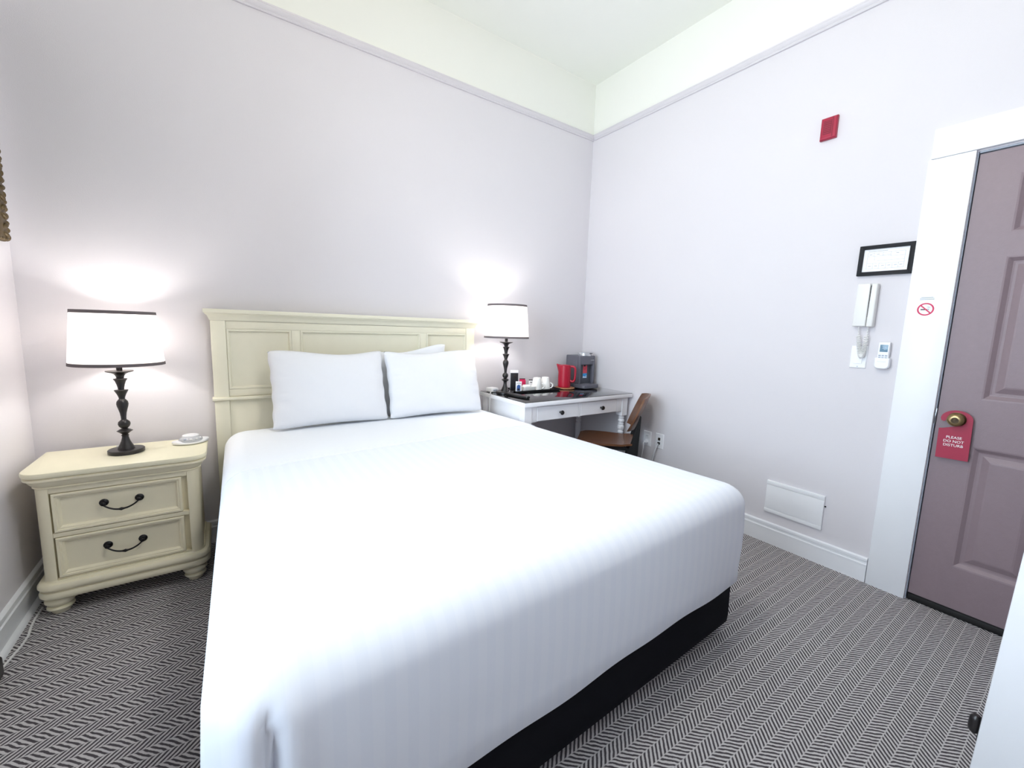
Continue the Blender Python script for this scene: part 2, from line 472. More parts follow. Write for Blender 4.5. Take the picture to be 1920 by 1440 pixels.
# ---- white door standing open close to the camera (only its leading edge shows)
ox, oy = -1.235, -2.655
d2 = thing('door_2', 'white door leaf standing open at the right edge of the view', 'door', (ox, oy, 0), 0)
d2['kind'] = 'structure'; del d2['category']
d2.rotation_euler = (math.radians(1.6), 0, math.radians(-6))
b = MB(); b.box(0, .036, -.74, 0, .030, 2.02)
lf = b.build('leaf', M['casing'], d2, bevel=.004)
for (y0, y1, z0, z1) in ((-.33, -.10, .22, .80), (-.33, -.10, 1.0, 1.85), (-.64, -.41, .22, .80), (-.64, -.41, 1.0, 1.85)):
    b = MB(); h = []
    for ins, dep in ((0, -.0004), (.004, -.006), (.016, -.007), (.026, -.0015), (.03, -.001)):
        h.append([(dep, y0+ins, z0+ins), (dep, y1-ins, z0+ins), (dep, y1-ins, z1-ins), (dep, y0+ins, z1-ins)])
    b.loft(h, cap0=False); b.build('panel_moulding', M['casing'], lf)
b = MB(); b.lathe([(.006, .298), (.0105, .304), (.0115, .312), (.0115, .330), (.0105, .338), (.006, .344)], 16, (.026, .0112, 0))
b.box(.012, .036, .0002, .0025, .290, .352)
b.build('hinge', M['lampbase'], d2)

# ---- window in the left wall (out of the picture, the daylight comes through it)
wn = thing('window_1', 'tall sash window in the left wall', 'window', (-W, (WIN_Y0+WIN_Y1)/2, WIN_Z0))
wn['kind'] = 'structure'; del wn['category']
O = wn.location.copy()
b = MB(O)
for (y0, y1, z0, z1) in ((WIN_Y0, WIN_Y0+.06, WIN_Z0, WIN_Z1), (WIN_Y1-.06, WIN_Y1, WIN_Z0, WIN_Z1), (WIN_Y0+.06, WIN_Y1-.06, WIN_Z0, WIN_Z0+.06),
                         (WIN_Y0+.06, WIN_Y1-.06, WIN_Z1-.06, WIN_Z1), (WIN_Y0+.06, WIN_Y1-.06, 1.63, 1.69)):
    b.box(-W-.09, -W-.04, y0, y1, z0, z1)
b.build('window_frame', M['trim'], wn, bevel=.003)
for z0, z1 in ((WIN_Z0+.06, 1.63), (1.69, WIN_Z1-.06)):
    b = MB(O); b.box(-W-.068, -W-.063, WIN_Y0+.06, WIN_Y1-.06, z0, z1); b.build('pane', M['pane'], wn, smooth=False)
b = MB(O); b.box(-W-.04, -W+.05, WIN_Y0-.05, WIN_Y1+.05, WIN_Z0-.03, WIN_Z0-.001); b.build('window_sill', M['trim'], wn, bevel=.004)

# ---- ceiling light (above the frame): frosted globe on a short stem
cl = thing('ceiling_light', 'frosted white globe pendant light on a slim stem', 'ceiling light', (-1.95, -1.85, ROOM_H))
b = MB(); b.lathe([(.001, -.03), (.06, -.03), (.065, -.02), (.065, -.0005)], 32); b.build('canopy', M['silver'], cl)
b = MB(); b.tube([(0, 0, -.03), (0, 0, -.56)], .009, 12); b.build('stem', M['silver'], cl)
b = MB(); b.sphere((0, 0, -.68), .125, 32, 20); b.build('globe', M['globe'], cl)

# ==================================================================== BED
bed = thing('bed', 'cream panelled headboard bed on a black fabric base', 'bed', (-1.925, -.06, 0))
O = (-1.925, -.06, 0)
HL, HR, FY = -2.710, -1.147, -.060
hb = MB(O); hb.box(HL+.01, HR-.01, -.028, -.018, .28, 1.225)
hbo = hb.build('headboard', M['headboard'], bed)
for x0 in (HL, HR-.066):
    b = MB(O); b.box(x0, x0+.066, FY, -.018, .002, 1.228); b.build('post', M['headboard'], hbo, bevel=.002)
def capring(ov, z, d): return [(HL-ov, -.014, z), (HR+ov, -.014, z), (HR+ov, FY-d, z), (HL-ov, FY-d, z)]
b = MB(O)
b.loft([capring(.001, 1.2285, .001), capring(.004, 1.236, .004), capring(.006, 1.240, .006), capring(.010, 1.252, .010), capring(.019, 1.260, .019),
        capring(.021, 1.262, .021), capring(.021, 1.266, .021), capring(.026, 1.267, .026), capring(.027, 1.284, .027), capring(.025, 1.287, .025)])
b.build('cap_moulding', M['headboard'], hbo)
iL, iR = HL+.0665, HR-.0665
st1, st2 = (-2.335, -2.290), (-1.560, -1.515)
b = MB(O); b.box(iL, iR, FY+.004, -.028, 1.186, 1.2275); b.build('top_rail', M['headboard'], hbo, bevel=.0015)
b = MB(O); b.box(iL, iR, FY+.004, -.028, .825, .862); b.build('middle_rail', M['headboard'], hbo, bevel=.0015)
for s_ in (st1, st2):
    b = MB(O); b.box(s_[0], s_[1], FY+.004, -.028, .8625, 1.1855); b.build('stile', M['headboard'], hbo, bevel=.0015)
for x0, x1 in ((iL, st1[0]), (st1[1], st2[0]), (st2[1], iR)):
    b = MB(O); h = []
    for ins, dep in ((.0005, .004), (.004, .001), (.010, .003), (.014, .010), (.016, .016)):
        h.append([(x0+ins, FY+dep, .862+ins), (x1-ins, FY+dep, .862+ins), (x1-ins, FY+dep, 1.186-ins), (x0+ins, FY+dep, 1.186-ins)])
    b.loft(h, cap0=False, cap1=True); b.build('panel', M['headboard'], hbo)
b = MB(O)
b.prism([(FY-.004, .803), (FY-.011, .807), (FY-.013, .813), (FY-.011, .819), (FY-.004, .823), (-.03, .823), (-.03, .803)], 'x', HL-.008, HR+.008)
b.build('bead_moulding', M['headboard'], hbo)
b = MB(O); b.box(iL, iR, FY+.008, -.028, .30, .802); b.build('lower_panel', M['headboard'], hbo, bevel=.0015)

# black base: the foot end sits a little wider than the head end
BZ0, BZ1 = .035, .27
bc = [(-2.650, -2.012), (-.970, -1.955), (-1.115, -.085), (-2.665, -.085)]
def inset(cs, d):
    c = Vector((sum(p[0] for p in cs)/4, sum(p[1] for p in cs)/4)); out = []
    for i in range(4):
        p, a, q = Vector(cs[i]), Vector(cs[i-1]), Vector(cs[(i+1) % 4])
        u = (p-a).normalized(); w = (q-p).normalized()
        n1 = Vector((-u.y, u.x)); n2 = Vector((-w.y, w.x))
        k = (n1+n2); k = k/(k.length_squared/2) if k.length else k
        out.append(tuple(p+k*d))
    return out
b = MB(O)
rg = []
for ins, z in ((.03, BZ0), (.010, BZ0+.006), (.002, BZ0+.02), (0, BZ0+.05), (.001, .15), (.002, BZ1)):
    rg.append([(x, y, z) for x, y in rquad(inset(bc, ins), [.05, .022, .05, .05], 8, (20, 10, 10, 10))])
b.loft(rg); b.build('base', M['blackfab'], bed)
for px, py in ((-2.5, -1.85), (-1.2, -1.82), (-1.25, -.25), (-2.5, -.25)):
    b = MB(O); b.lathe([(.022, 0.0005), (.026, .004), (.026, .034)], 14, (px, py, 0)); b.build('foot', M['blackrub'], bed)

# ---- coverlet drawn tightly over the mattress
ZT = .652
cc = [(-2.728, -2.046), (-.966, -1.984), (-1.106, -.085), (-2.672, -.085)]
cov = thing('coverlet', 'white satin-stripe coverlet stretched over the mattress', 'bedspread', (-1.88, -1.05, .25))
OC = (-1.88, -1.05, .25)
prof = [(.012, .252), (.004, .2515), (.0, .256), (.0, .32), (-.004, .40), (-.004, .48), (.0, .555)]
R0 = .088
for k in range(1, 11):
    a = (PI/2)*k/10
    prof.append((R0*(1-math.cos(a)), .562+(ZT-.562)*math.sin(a)))
prof += [(.16, ZT+.003), (.24, ZT+.006), (.36, ZT+.009), (.52, ZT+.010), (.66, ZT+.010), (.74, ZT+.010)]
rads = [.11, .050, .07, .07]
b = MB(OC); rg = []
for ins, z in prof:
    cs = inset(cc, ins)
    rr = [max(.006, q-ins*.5) for q in rads] if ins < .2 else [.01]*4
    rg.append([[x, y, z] for x, y in rquad(cs, rr, 14, (120, 60, 40, 60))])
# hospital-corner pleat at the foot end nearest the camera, and slack in the hem
cr = Vector((-2.632, -2.040))
for ring in rg[:15]:
    for p in ring:
        if p[1] < -1.5:
            fade = min(1, max(0, (.625-p[2])/.10))
            d = p[0]-(cr.x + .012*(.6-p[2])/.3)
            if abs(d) < .12 and p[1] < -1.9:
                p[1] += fade*(.034*math.exp(-(d/.010)**2) - .010*math.exp(-((d-.035)/.022)**2) - .006*math.exp(-((d+.04)/.02)**2))
            if p[2] < .30 and p[0] > -2.55:
                p[2] += .004*math.sin(p[0]*7.0)+.003*math.sin(p[0]*17.)
        if p[2] > .3:
            p[2] += .0015*math.sin(p[0]*5+p[1]*3)
b.loft(rg, cap0=False, cap1=True)
tag(cov, None)
b.build('cloth', M['coverlet'], cov, angle=60)
# turned-down plain sheet band at the head
def seam_y(x): return -.735 - (-.95-x)*.085
b = MB(OC); rows_ = []
NS = 40
def section(y):
    t = (y+.085)/(-2.0+.085)
    xl = cc[3][0]+(cc[0][0]-cc[3][0])*t; xr = cc[2][0]+(cc[1][0]-cc[2][0])*t
    pts = []
    up_ = [q for q in prof if q[0] <= R0+.001 and q[1] >= .30]
    for ins, z in up_: pts.append((xl+ins-.0035, z+.003))
    top = [q for q in prof if q[0] > R0+.001]
    for ins, z in top: pts.append((xl+ins, z+.0035))
    for ins, z in reversed(top): pts.append((xr-ins, z+.0035))
    for ins, z in reversed(up_): pts.append((xr-ins+.0035, z+.003))
    return pts
nrow = 14
base_sec = [section(-.19 + (-.75+.19)*k/nrow) for k in range(nrow+1)]
grid = []
for k in range(nrow+1):
    row = []
    for (x, z) in base_sec[k]:
        y = -.19 + (seam_y(x)+.19)*k/nrow
        row.append((x, y, z + (.0 if k < nrow else -.0)))
    grid.append(row)
grid.append([(x, y-.0015, z-.0045) for (x, y, z) in grid[-1]])
b.loft(grid, cap0=False, cap1=False, close=False)
b.build('turned_down_sheet', M['sheet'], cov, angle=60)

# ---- pillows
def pillow_mesh(name, w, h, t, seed):
    rnd = random.Random(seed); NU, NV = 44, 32
    vs = []; fs = []
    ph = [rnd.uniform(0, 6.28) for _ in range(6)]
    def P(u, v, sgn):
        e = max(0, (1-abs(u)**2.6))*max(0, (1-abs(v)**2.4))
        th = t/2*(e**.42)
        x = u*w/2*(1-.030*(1-v*v)) + math.copysign(.0025, u)*math.sin(14*v+ph[4])*abs(u)**8
        y = v*h/2*(1-.060*(1-u*u)) - math.copysign(.010, v)*(abs(u*v))**14
        wr = .0035*math.sin(9*u+ph[0]+3*v)*math.sin(4*v+ph[1]) + .0075*math.exp(-((abs(u)-.88)/.10)**2)*math.sin(23*v+ph[2]+2*math.sin(5*v))
        y += (.010*math.sin(3.1*u+ph[3]))*max(0, v)
        return (x, -sgn*(th+wr*(e**.5)), y+h/2)
    idx = {}
    for s_ in (1, -1):
        for i in range(NU+1):
            for j in range(NV+1):
                u = -1+2*i/NU; v = -1+2*j/NV
                u = math.copysign(abs(u)**.85, u); v = math.copysign(abs(v)**.85, v)
                edge = i in (0, NU) or j in (0, NV)
                if edge and s_ == -1: idx[(s_, i, j)] = idx[(1, i, j)]; continue
                idx[(s_, i, j)] = len(vs); vs.append(P(u, v, s_))
        for i in range(NU):
            for j in range(NV):
                fs.append([idx[(s_, a, c)] for a, c in ((i, j), (i+1, j), (i+1, j+1), (i, j+1))])
    b = MB(); b.add(vs, fs); return b.mesh(name, M['pillow'], angle=70)
def pillow(label, cx_, y, w, h, t, lean, rz, seed, z=.668, roll=0):
    o = link('pillow', pillow_mesh('pillow', w, h, t, seed)); tag(o, label, 'pillow', 'pillows against the headboard')
    o.matrix_world = Matrix.Translation((cx_, y, z)) @ Matrix.Rotation(rz, 4, 'Z') @ Matrix.Rotation(lean, 4, 'X') @ Matrix.Rotation(roll, 4, 'Y')
    return o
pillow('white pillow propped at the nightstand side, in front', -2.163, -.300, .610, .425, .15, -.30, .02, 3)
pillow('white pillow propped at the desk side, in front', -1.530, -.300, .640, .425, .15, -.30, .00, 5)
pillow('white pillow mostly hidden behind the desk-side pillow', -1.610, -.112, .50, .425, .05, -.02, .0, 9, z=.664, roll=-.10)

# ==================================================================== NIGHTSTAND
ns = thing('nightstand', 'cream two-drawer nightstand with turned feet by the left wall', 'nightstand', (-3.045, -.235, 0))
O = (-3.045, -.235, 0)
NZ = .615
def nring(ov, z, r=.05, back=-.052):
    x0, x1, y0, y1 = -3.308-ov, -2.782+ov, -.385-ov, back
    return [(x, y, z) for x, y in rquad([(x0, y0), (x1, y0), (x1, y1), (x0, y1)], [r+ov*.6, r+ov*.6, .003, .003], 8)]
b = MB(O); b.loft([nring(.027, .592), nring(.033, .594), nring(.0345, .600), nring(.0345, .607), nring(.033, .613), nring(.030, NZ)])
b.build('top', M['creamtop'], ns)
b = MB(O); b.loft([nring(.001, .540), nring(.006, .541), nring(.009, .545), nring(.006, .549), nring(.009, .551), nring(.016, .560), nring(.022, .572), nring(.026, .577), nring(.030, .578), nring(.031, .586), nring(.026, .590), nring(.024, .5918)])
b.build('cornice', M['cream'], ns)
b = MB(O); b.box(-3.270, -2.822, -.362, -.055, .150, .541); b.box(-3.305, -2.785, -.330, -.055, .150, .541)
b.build('body', M['cream'], ns, bevel=.002)
for z0, z1 in ((.1505, .1565), (.3315, .3505), (.5185, .5405)):
    b = MB(O); b.box(-3.2642, -2.8258, -.384, -.3622, z0, z1); b.build('rail', M['cream'], ns, bevel=.0012)
for xc, sx in ((-3.2655, -1), (-2.8245, 1)):           # rounded corner columns
    b = MB(O)
    pts = [(xc-sx*.0010, -.330), (xc-sx*.0010, -.386)]
    for k in range(9):
        a = PI/2*k/8
        pts.append((xc+sx*(.006+.036*math.sin(a)), -.350-.036*math.cos(a)))
    pts.append((xc+sx*.042, -.330))
    b.prism(pts, 'z', .150, .5405); b.build('corner_column', M['cream'], ns)
b = MB(O); b.loft([nring(.004, .075), nring(.018, .076), nring(.023, .082), nring(.024, .094), nring(.020, .104), nring(.013, .107), nring(.013, .110), nring(.021, .113), nring(.026, .121), nring(.025, .132), nring(.019, .140), nring(.006, .143), nring(.003, .150)])
b.build('base_moulding', M['cream'], ns)
foot_me = None
for fxx, fyy in ((-3.272, -.350), (-2.820, -.350), (-3.272, -.098), (-2.820, -.098)):
    b = MB(); b.lathe([(.026, 0.0005), (.028, .004), (.029, .014), (.026, .018), (.040, .020), (.043, .025), (.041, .030), (.033, .034), (.040, .040), (.047, .050), (.047, .058), (.041, .067), (.034, .071), (.034, .0752)], 28)
    if foot_me is None: foot_me = b.mesh('foot', M['cream'])
    f_ = link('foot', foot_me, ns); f_.location = Vector((fxx, fyy, 0))-Vector(O)
for (z0, z1) in ((.353, .516), (.159, .329)):
    x0, x1, yf = -3.259, -2.846, -.3735
    b = MB(O); h = []
    for ins, dep in ((0, .011), (.0, -.012), (.0025, -.0145), (.0095, -.0145), (.012, -.010), (.0165, -.010), (.019, -.008), (.024, .001), (.026, .0015)):
        h.append([(x0+ins, yf+dep, z0+ins), (x1-ins, yf+dep, z0+ins), (x1-ins, yf+dep, z1-ins), (x0+ins, yf+dep, z1-ins)])
    b.loft(h); dr = b.build('drawer', M['cream'], ns)
    zc = (z0+z1)/2+.012; xm = (x0+x1)/2+.001; hw = .057
    b = MB(O)
    RY = Matrix.Rotation(PI/2, 4, 'X')       # z -> -y
    for sx in (-1, 1):
        b.M = Matrix.Translation((xm+sx*hw, yf+.001, zc)) @ RY
        b.lathe([(.0155, -.001), (.0155, .002), (.012, .005), (.006, .007), (.005, .016), (.008, .019), (.008, .024), (.004, .027)], 20)
    b.M = Matrix.Identity(4)
    pts = []; rad = []
    for k in range(25):
        t = -1+2*k/24
        pts.append((xm+t*hw, yf-.023-.004*(1-t*t), zc-.004-.026*(1-abs(t)**2.2)))
        rad.append(.0028+.0012*(1-abs(t))+(.003 if k == 12 else 0)+(.0012 if k in (11, 13) else 0))
    b.tube(pts, rad, 10)
    b.build('pull', M['pull'], dr)

# ==================================================================== LAMPS
def lamp(label, loc, grp, power):
    t = thing('table_lamp', label, 'lamp', loc, 0, grp)
    b = MB(); b.lathe([(.062, .0005), (.0645, .003), (.0645, .016), (.062, .0185), (.040, .0195)], 40); b.build('base', M['lampbase'], t)
    b = MB()
    b.lathe([(.031, .0188), (.029, .026), (.022, .040), (.016, .055), (.0125, .070), (.0115, .077), (.0135, .079), (.0135, .082), (.0105, .084), (.012, .088), (.020, .095), (.0285, .102), (.020, .108), (.0105, .113),
             (.014, .117), (.0195, .124), (.022, .134), (.020, .144), (.013, .151), (.0095, .154), (.0098, .166), (.012, .185), (.016, .202), (.0195, .215), (.0212, .226), (.0195, .237), (.014, .245), (.0105, .249),
             (.0112, .256), (.0155, .269), (.021, .281), (.0245, .288), (.0235, .290), (.011, .292), (.0112, .300), (.0140, .314), (.019, .330), (.0245, .339), (.0235, .341), (.013, .343), (.0145, .352), (.020, .361), (.030, .367), (.046, .372), (.0485, .3745), (.0475, .377), (.012, .378)], 32)
    b.build('turned_stem', M['lampbase'], t)
    b = MB(); b.lathe([(.0105, .3782), (.0105, .400), (.014, .402), (.014, .430), (.010, .432)], 20); b.build('socket', M['bronze'], t)
    b = MB(); b.sphere((0, 0, .472), .028, 20, 14, (1, 1, 1.25)); bo = b.build('bulb', M['bulb'], t)
    # open drum shade, 2 mm linen
    zb, zt, rb, rt = .405, .640, .1610, .1395
    n = 56
    def ring(r, z): return [(r*math.cos(2*PI*i/n), r*math.sin(2*PI*i/n), z) for i in range(n)]
    b = MB(); b.loft([ring(rb, zb), ring(rt, zt)], cap0=False, cap1=False)
    sh = b.build('shade', M['shade'], t)
    for z0, z1 in ((zb-.001, zb+.0125), (zt-.0125, zt+.001)):
        f = lambda z: rb+(rt-rb)*(z-zb)/(zt-zb)
        b = MB(); b.loft([ring(f(z0)-.0012, z0), ring(f(z0)+.0012, z0), ring(f(z1)+.0012, z1), ring(f(z1)-.0012, z1), ring(f(z0)-.0012, z0)], cap0=False, cap1=False)
        b.build('shade_band', M['trimband'], sh)
    b = MB()
    for a in (0, 2*PI/3, 4*PI/3):
        b.tube([(.010*math.cos(a), .010*math.sin(a), .410), ((rb-.003)*math.cos(a), (rb-.003)*math.sin(a), .414)], .0016, 6)
    b.lathe([(.010, .408), (.013, .408), (.013, .412), (.010, .412)], 16)
    b.build('shade_spider', M['bronze'], sh)
    pl = bpy.data.lights.new('lamp_light', 'POINT'); pl.energy = power; pl.color = (1.0, .965, .92); pl.shadow_soft_size = .04
    po = bpy.data.objects.new('lamp_light', pl); C.objects.link(po); po.parent = t; po.location = (0, 0, .53)
    return t
lamp('dark turned table lamp with drum shade on the nightstand', (-3.047, -.212, NZ), 'table lamps', LAMP_W)
lamp('dark turned table lamp with drum shade on the desk', (-.975, -.225, .7615), 'table lamps', LAMP_W)

# sound machine on the nightstand
sm = thing('sound_machine', 'white domed sound machine at the back corner of the nightstand', 'sound machine', (-2.815, -.155, NZ+.0008), .25)
b = MB()
def wing(s_, z):
    out = []
    for k in range(40):
        a = 2*PI*k/40; r = 1+.16*math.cos(2*a)**3 if math.cos(2*a) > 0 else 1
        out.append((s_*.066*r*math.cos(a), s_*.052*math.sin(a), z+.006*max(0, abs(math.cos(a))-.75)*4*(z > .004)))
    return out
b.loft([wing(.80, 0), wing(.95, .003), wing(1.0, .008), wing(.96, .012), wing(.80, .015)]); bo = b.build('body', M['white'], sm)
b = MB(); b.lathe([(.050, .0130), (.049, .019), (.044, .027), (.036, .033), (.028, .0355)], 36); dm = b.build('dome', M['clearish'], sm)
b = MB(); b.lathe([(.034, .033), (.034, .0375), (.028, .0405), (.01, .0415)], 32, (.002, .010, 0)); b.build('cap', M['white'], dm)
for a in (-2.3, -1.75, -1.2, -.65):
    b = MB(); b.M = Matrix.Rotation(a, 4, 'Z') @ Matrix.Translation((.043, 0, .0265)); b.sphere((0, 0, 0), .0075, 12, 8, (.55, 1, .55)); b.build('button', M['btn'] if a < -2 else M['white'], dm)

b = MB(); b.tube([(-3.06, -.135, NZ+.003), (-3.09, -.11, NZ+.003), (-3.10, -.08, NZ+.003), (-3.07, -.060, NZ+.003), (-3.06, -.045, NZ+.002), (-3.06, -.032, NZ-.03), (-3.06, -.03, .2)], .0022, 6)
tag(b.build('lamp_cord', M['cord']), 'thin pale lamp cord trailing off the back of the nightstand', 'cord')

# ==================================================================== DESK
DX0, DX1, DYF, DYB, DZT = -1.072, -.014, -.606, -.030, .757
desk = thing('writing_desk', 'white two-drawer writing desk with black glass top in the corner', 'desk', ((DX0+DX1)/2, -.32, 0))
O = ((DX0+DX1)/2, -.32, 0)
b = MB(O); b.box(DX0, DX1, DYF, DYB, .729, DZT); b.build('tabletop', M['desk'], desk, bevel=.002)
b = MB(O); b.box(DX0+.004, DX1-.003, DYF+.004, DYB-.002, DZT+.0002, DZT+.0042); b.build('glass_sheet', M['glass'], desk, bevel=.0006)
ZA = .617
aX0, aX1, aYF, aYB = DX0+.018, DX1-.030, DYF+.022, DYB-.015
for (x, y) in ((aX0, aYF), (aX1-.058, aYF), (aX0, aYB-.058), (aX1-.058, aYB-.058)):
    b = MB(O); b.box(x, x+.058, y, y+.058, .583, .7285)
    ch = (x+.029, y+.029, 0)
    b.lathe([(.011, .0005), (.014, .006), (.016, .03), (.022, .10), (.025, .17), (.022, .20), (.018, .205), (.024, .212), (.024, .222), (.018, .228), (.022, .30), (.025, .38), (.023, .42), (.016, .43), (.022, .438), (.024, .447), (.019, .455),
             (.016, .459), (.024, .468), (.027, .484), (.024, .498), (.017, .503), (.022, .509), (.022, .516), (.016, .521), (.024, .531), (.026, .541), (.022, .549), (.016, .553), (.023, .558), (.024, .566), (.020, .571), (.022, .576), (.026, .5835)], 24, ch)
    b.build('leg', M['desk'], desk, bevel=.0)
b = MB(O); b.box(aX0+.004, aX0+.022, aYF+.058, aYB-.058, ZA, .7285); b.build('side_apron', M['desk'], desk, bevel=.0015)
b = MB(O); b.box(aX1-.022, aX1-.004, aYF+.058, aYB-.058, ZA, .7285); b.build('side_apron', M['desk'], desk, bevel=.0015)
b = MB(O); b.box(aX0+.058, aX1-.058, aYB-.022, aYB-.004, ZA, .7285); b.build('back_apron', M['desk'], desk, bevel=.0015)
yf = aYF+.006
b = MB(O)
b.box(aX0+.0585, -.949, yf, yf+.02, ZA, .7285); b.box(-.161, aX1-.0585, yf, yf+.02, ZA, .7285)
b.box(-.566, -.547, yf, yf+.02, ZA, .7285); b.box(-.949, -.161, yf, yf+.02, .7205, .7285)
b.build('front_frame', M['desk'], desk, bevel=.0012)
for x0, x1 in ((-.947, -.568), (-.545, -.163)):
    b = MB(O); h = []
    for ins, dep in ((0, .018), (0, .002), (.003, -.001), (.006, -.001)):
        h.append([(x0+ins, yf+dep, ZA+.003+ins), (x1-ins, yf+dep, ZA+.003+ins), (x1-ins, yf+dep, .7185-ins), (x0+ins, yf+dep, .7185-ins)])
    b.loft(h); d_ = b.build('drawer', M['desk'], desk)
    b = MB(O); b.M = Matrix.Translation(((x0+x1)/2+.016, yf-.001, .667)) @ Matrix.Rotation(PI/2, 4, 'X')
    b.lathe([(.008, 0), (.0065, .006), (.0075, .012), (.0145, .017), (.0165, .023), (.014, .028), (.006, .0305)], 24); b.build('knob', M['knob'], d_)

GZ = DZT+.0046
# tray with the coffee things
tr = thing('serving_tray', 'long black serving tray along the back of the desk', 'tray', (-.70, -.165, GZ))
TX0, TX1, TY0, TY1 = -.905-(-.70), -.465-(-.70), -.262+.165, -.075+.165
b = MB()
def tring(ins, z): return [(x, y, z) for x, y in rquad([(TX0+ins, TY0+ins), (TX1-ins, TY0+ins), (TX1-ins, TY1-ins), (TX0+ins, TY1-ins)], [.015]*4, 5)]
b.loft([tring(.004, 0), tring(0, .002), tring(-.002, .016), tring(.0, .017), tring(.004, .016), tring(.006, .0045)]); b.build('pan', M['black'], tr)
TZ = GZ+.0052
def mug(label, x, y, rz):
    t = thing('mug', label, 'mug', (x, y, TZ), rz, 'upturned mugs on the tray')
    b = MB(); b.lathe([(.0375, 0), (.040, .0005), (.0402, .004), (.039, .030), (.036, .060), (.031, .085), (.0285, .094), (.024, .096), (.021, .0945), (.01, .094)], 32); bo = b.build('cup', M['ceramic'], t)
    b = MB(); pts = []
    for k in range(13):
        a = -PI/2+PI*k/12
        pts.append((.036+.024*math.cos(a), 0, .031+.020*math.sin(a)))
    b.tube(pts, .0048, 10); b.build('handle', M['ceramic'], t)
mug('white upturned mug nearer the sugar caddy', -.650, -.185, -.75)
mug('white upturned mug nearer the red kettle', -.560, -.180, -.75)
# tent card, packets and caddy
cdv = thing('info_card', 'tall black card standing at the back of the tray', 'card', (-.808, -.102, TZ), -.35)
b = MB(); b.box(-.030, .030, -.004, .004, .0003, .128); b.build('board', M['signblack'], cdv, bevel=.0006)
b = MB(); b.box(-.032, .032, .0042, .0075, .0003, .150); b.build('backing', M['paper'], cdv, bevel=.0006)
for k, (z, w_) in enumerate(((.108, .018), (.099, .024), (.090, .013))):
    b = MB(); b.box(-w_/2+.004, w_/2+.004, -.0046, -.0041, z, z+.0035); b.build('printed_line', M['golddark'], cdv, smooth=False)
pk = thing('tea_packet', 'small white packet with blue print in front of the black card', 'packet', (-.850, -.222, TZ), -.45)
b = MB(); b.box(-.0225, .0225, -.006, .006, .0003, .078); b.build('sachet', M['paper'], pk, bevel=.002)
b = MB(); b.prism([(-.014, .008), (.012, .008), (.012, .046), (0, .056), (-.014, .046)], 'y', -.0066, -.0061); b.build('blue_print', M['blue'], pk, smooth=False)
b = MB(); b.box(-.010, .006, -.0071, -.0067, .010, .026); b.build('grey_print', M['signblack'], pk, smooth=False)
b = MB(); b.box(-.016, .016, -.0066, -.0061, .064, .067); b.build('printed_line', M['golddark'], pk, smooth=False)
sd = thing('sugar_caddy', 'low white caddy of sachets between the mugs and the tea packet', 'caddy', (-.745, -.195, TZ), -.10)
b = MB()
def cring(s_, z): return [(x, y, z) for x, y in rquad([(-.055*s_, -.034*s_), (.055*s_, -.034*s_), (.055*s_, .034*s_), (-.055*s_, .034*s_)], [.012]*4, 5)]
b.loft([cring(.86, 0.0003), cring(.95, .004), cring(1, .034), cring(.97, .035), cring(.93, .034), cring(.88, .010)]); b.build('dish', M['ceramic'], sd)
for k in range(6):
    b = MB(); b.M = Matrix.Translation((-.040+.008*k, .004*(k % 2), .012)) @ Matrix.Rotation(.28, 4, 'Y'); b.box(-.0012, .0012, -.024, .020, 0, .034); b.build('sachet', M['paper'], sd, bevel=.0005)
rp = thing('red_packet', 'red drink sachet sticking up behind the sugar caddy', 'packet', (-.735, -.112, TZ), -.35)
b = MB(); b.prism([(-.027, .0005), (.027, .0005), (.025, .066), (.017, .082), (-.022, .082), (-.025, .066)], 'y', -.005, .005); b.build('sachet', M['signred'], rp, bevel=.0015)
b = MB(); b.box(-.024, .020, -.0056, .0054, .0785, .0835); b.build('folded_edge', M['signblack'], rp)
wp = thing('sachet_packet', 'white sachet with black edges standing beside the mugs', 'packet', (-.640, -.108, TZ), -.55)
b = MB(); b.box(-.024, .024, -.004, .004, .0005, .066); b.build('sachet', M['paper'], wp, bevel=.001)
b = MB(); b.box(-.0245, .0245, -.0046, .0044, .063, .070); b.box(.0225, .0255, -.0046, .0044, .030, .0629); b.build('black_edge', M['signblack'], wp)
b = MB(); b.box(-.014, .012, -.0048, -.0042, .046, .052); b.build('printed_line', M['signblack'], wp, smooth=False)

# kettle on its coaster
b = MB((-.352, -.182, GZ)); b.lathe([(.078, 0.0002), (.080, .002), (.080, .008), (.078, .010)], 40, (-.352, -.182, GZ))
o = b.build('coaster', M['wood2']); o.location = (-.352, -.182, GZ); tag(o, 'round wooden coaster under the red kettle', 'coaster')
kt = thing('kettle', 'red straight-sided electric kettle with loop handle', 'kettle', (-.360, -.180, GZ+.0106), -.95)
kt.scale = (.93, .93, 1.02)
b = MB(); n = 40; rg = []
for r, z in ((.050, 0), (.054, .002), (.055, .01), (.0555, .06), (.055, .12), (.054, .160), (.0535, .176), (.050, .1775), (.047, .172)):
    row = []
    for i in range(n):
        a = 2*PI*i/n
        sp = max(0, math.cos(a-PI))**14 * max(0, (z-.120)/.058)*.024
        row.append(((r+sp)*math.cos(a), (r+sp*.3)*math.sin(a), z+sp*.30))
    rg.append(row)
b.loft(rg); b.build('jug', M['red'], kt)
b = MB(); b.lathe([(.046, .170), (.046, .176), (.030, .180), (.01, .181)], 32); b.build('lid', M['red'], kt)
b = MB(); pts = [(.048, 0, .166), (.066, 0, .170), (.085, 0, .166), (.094, 0, .150), (.095, 0, .110), (.093, 0, .070), (.084, 0, .052), (.068, 0, .048), (.050, 0, .054)]
sm_ = []
for i in range(len(pts)-1):
    for k in range(3):
        t = k/3; sm_.append(tuple(Vector(pts[i]).lerp(Vector(pts[i+1]), t)))
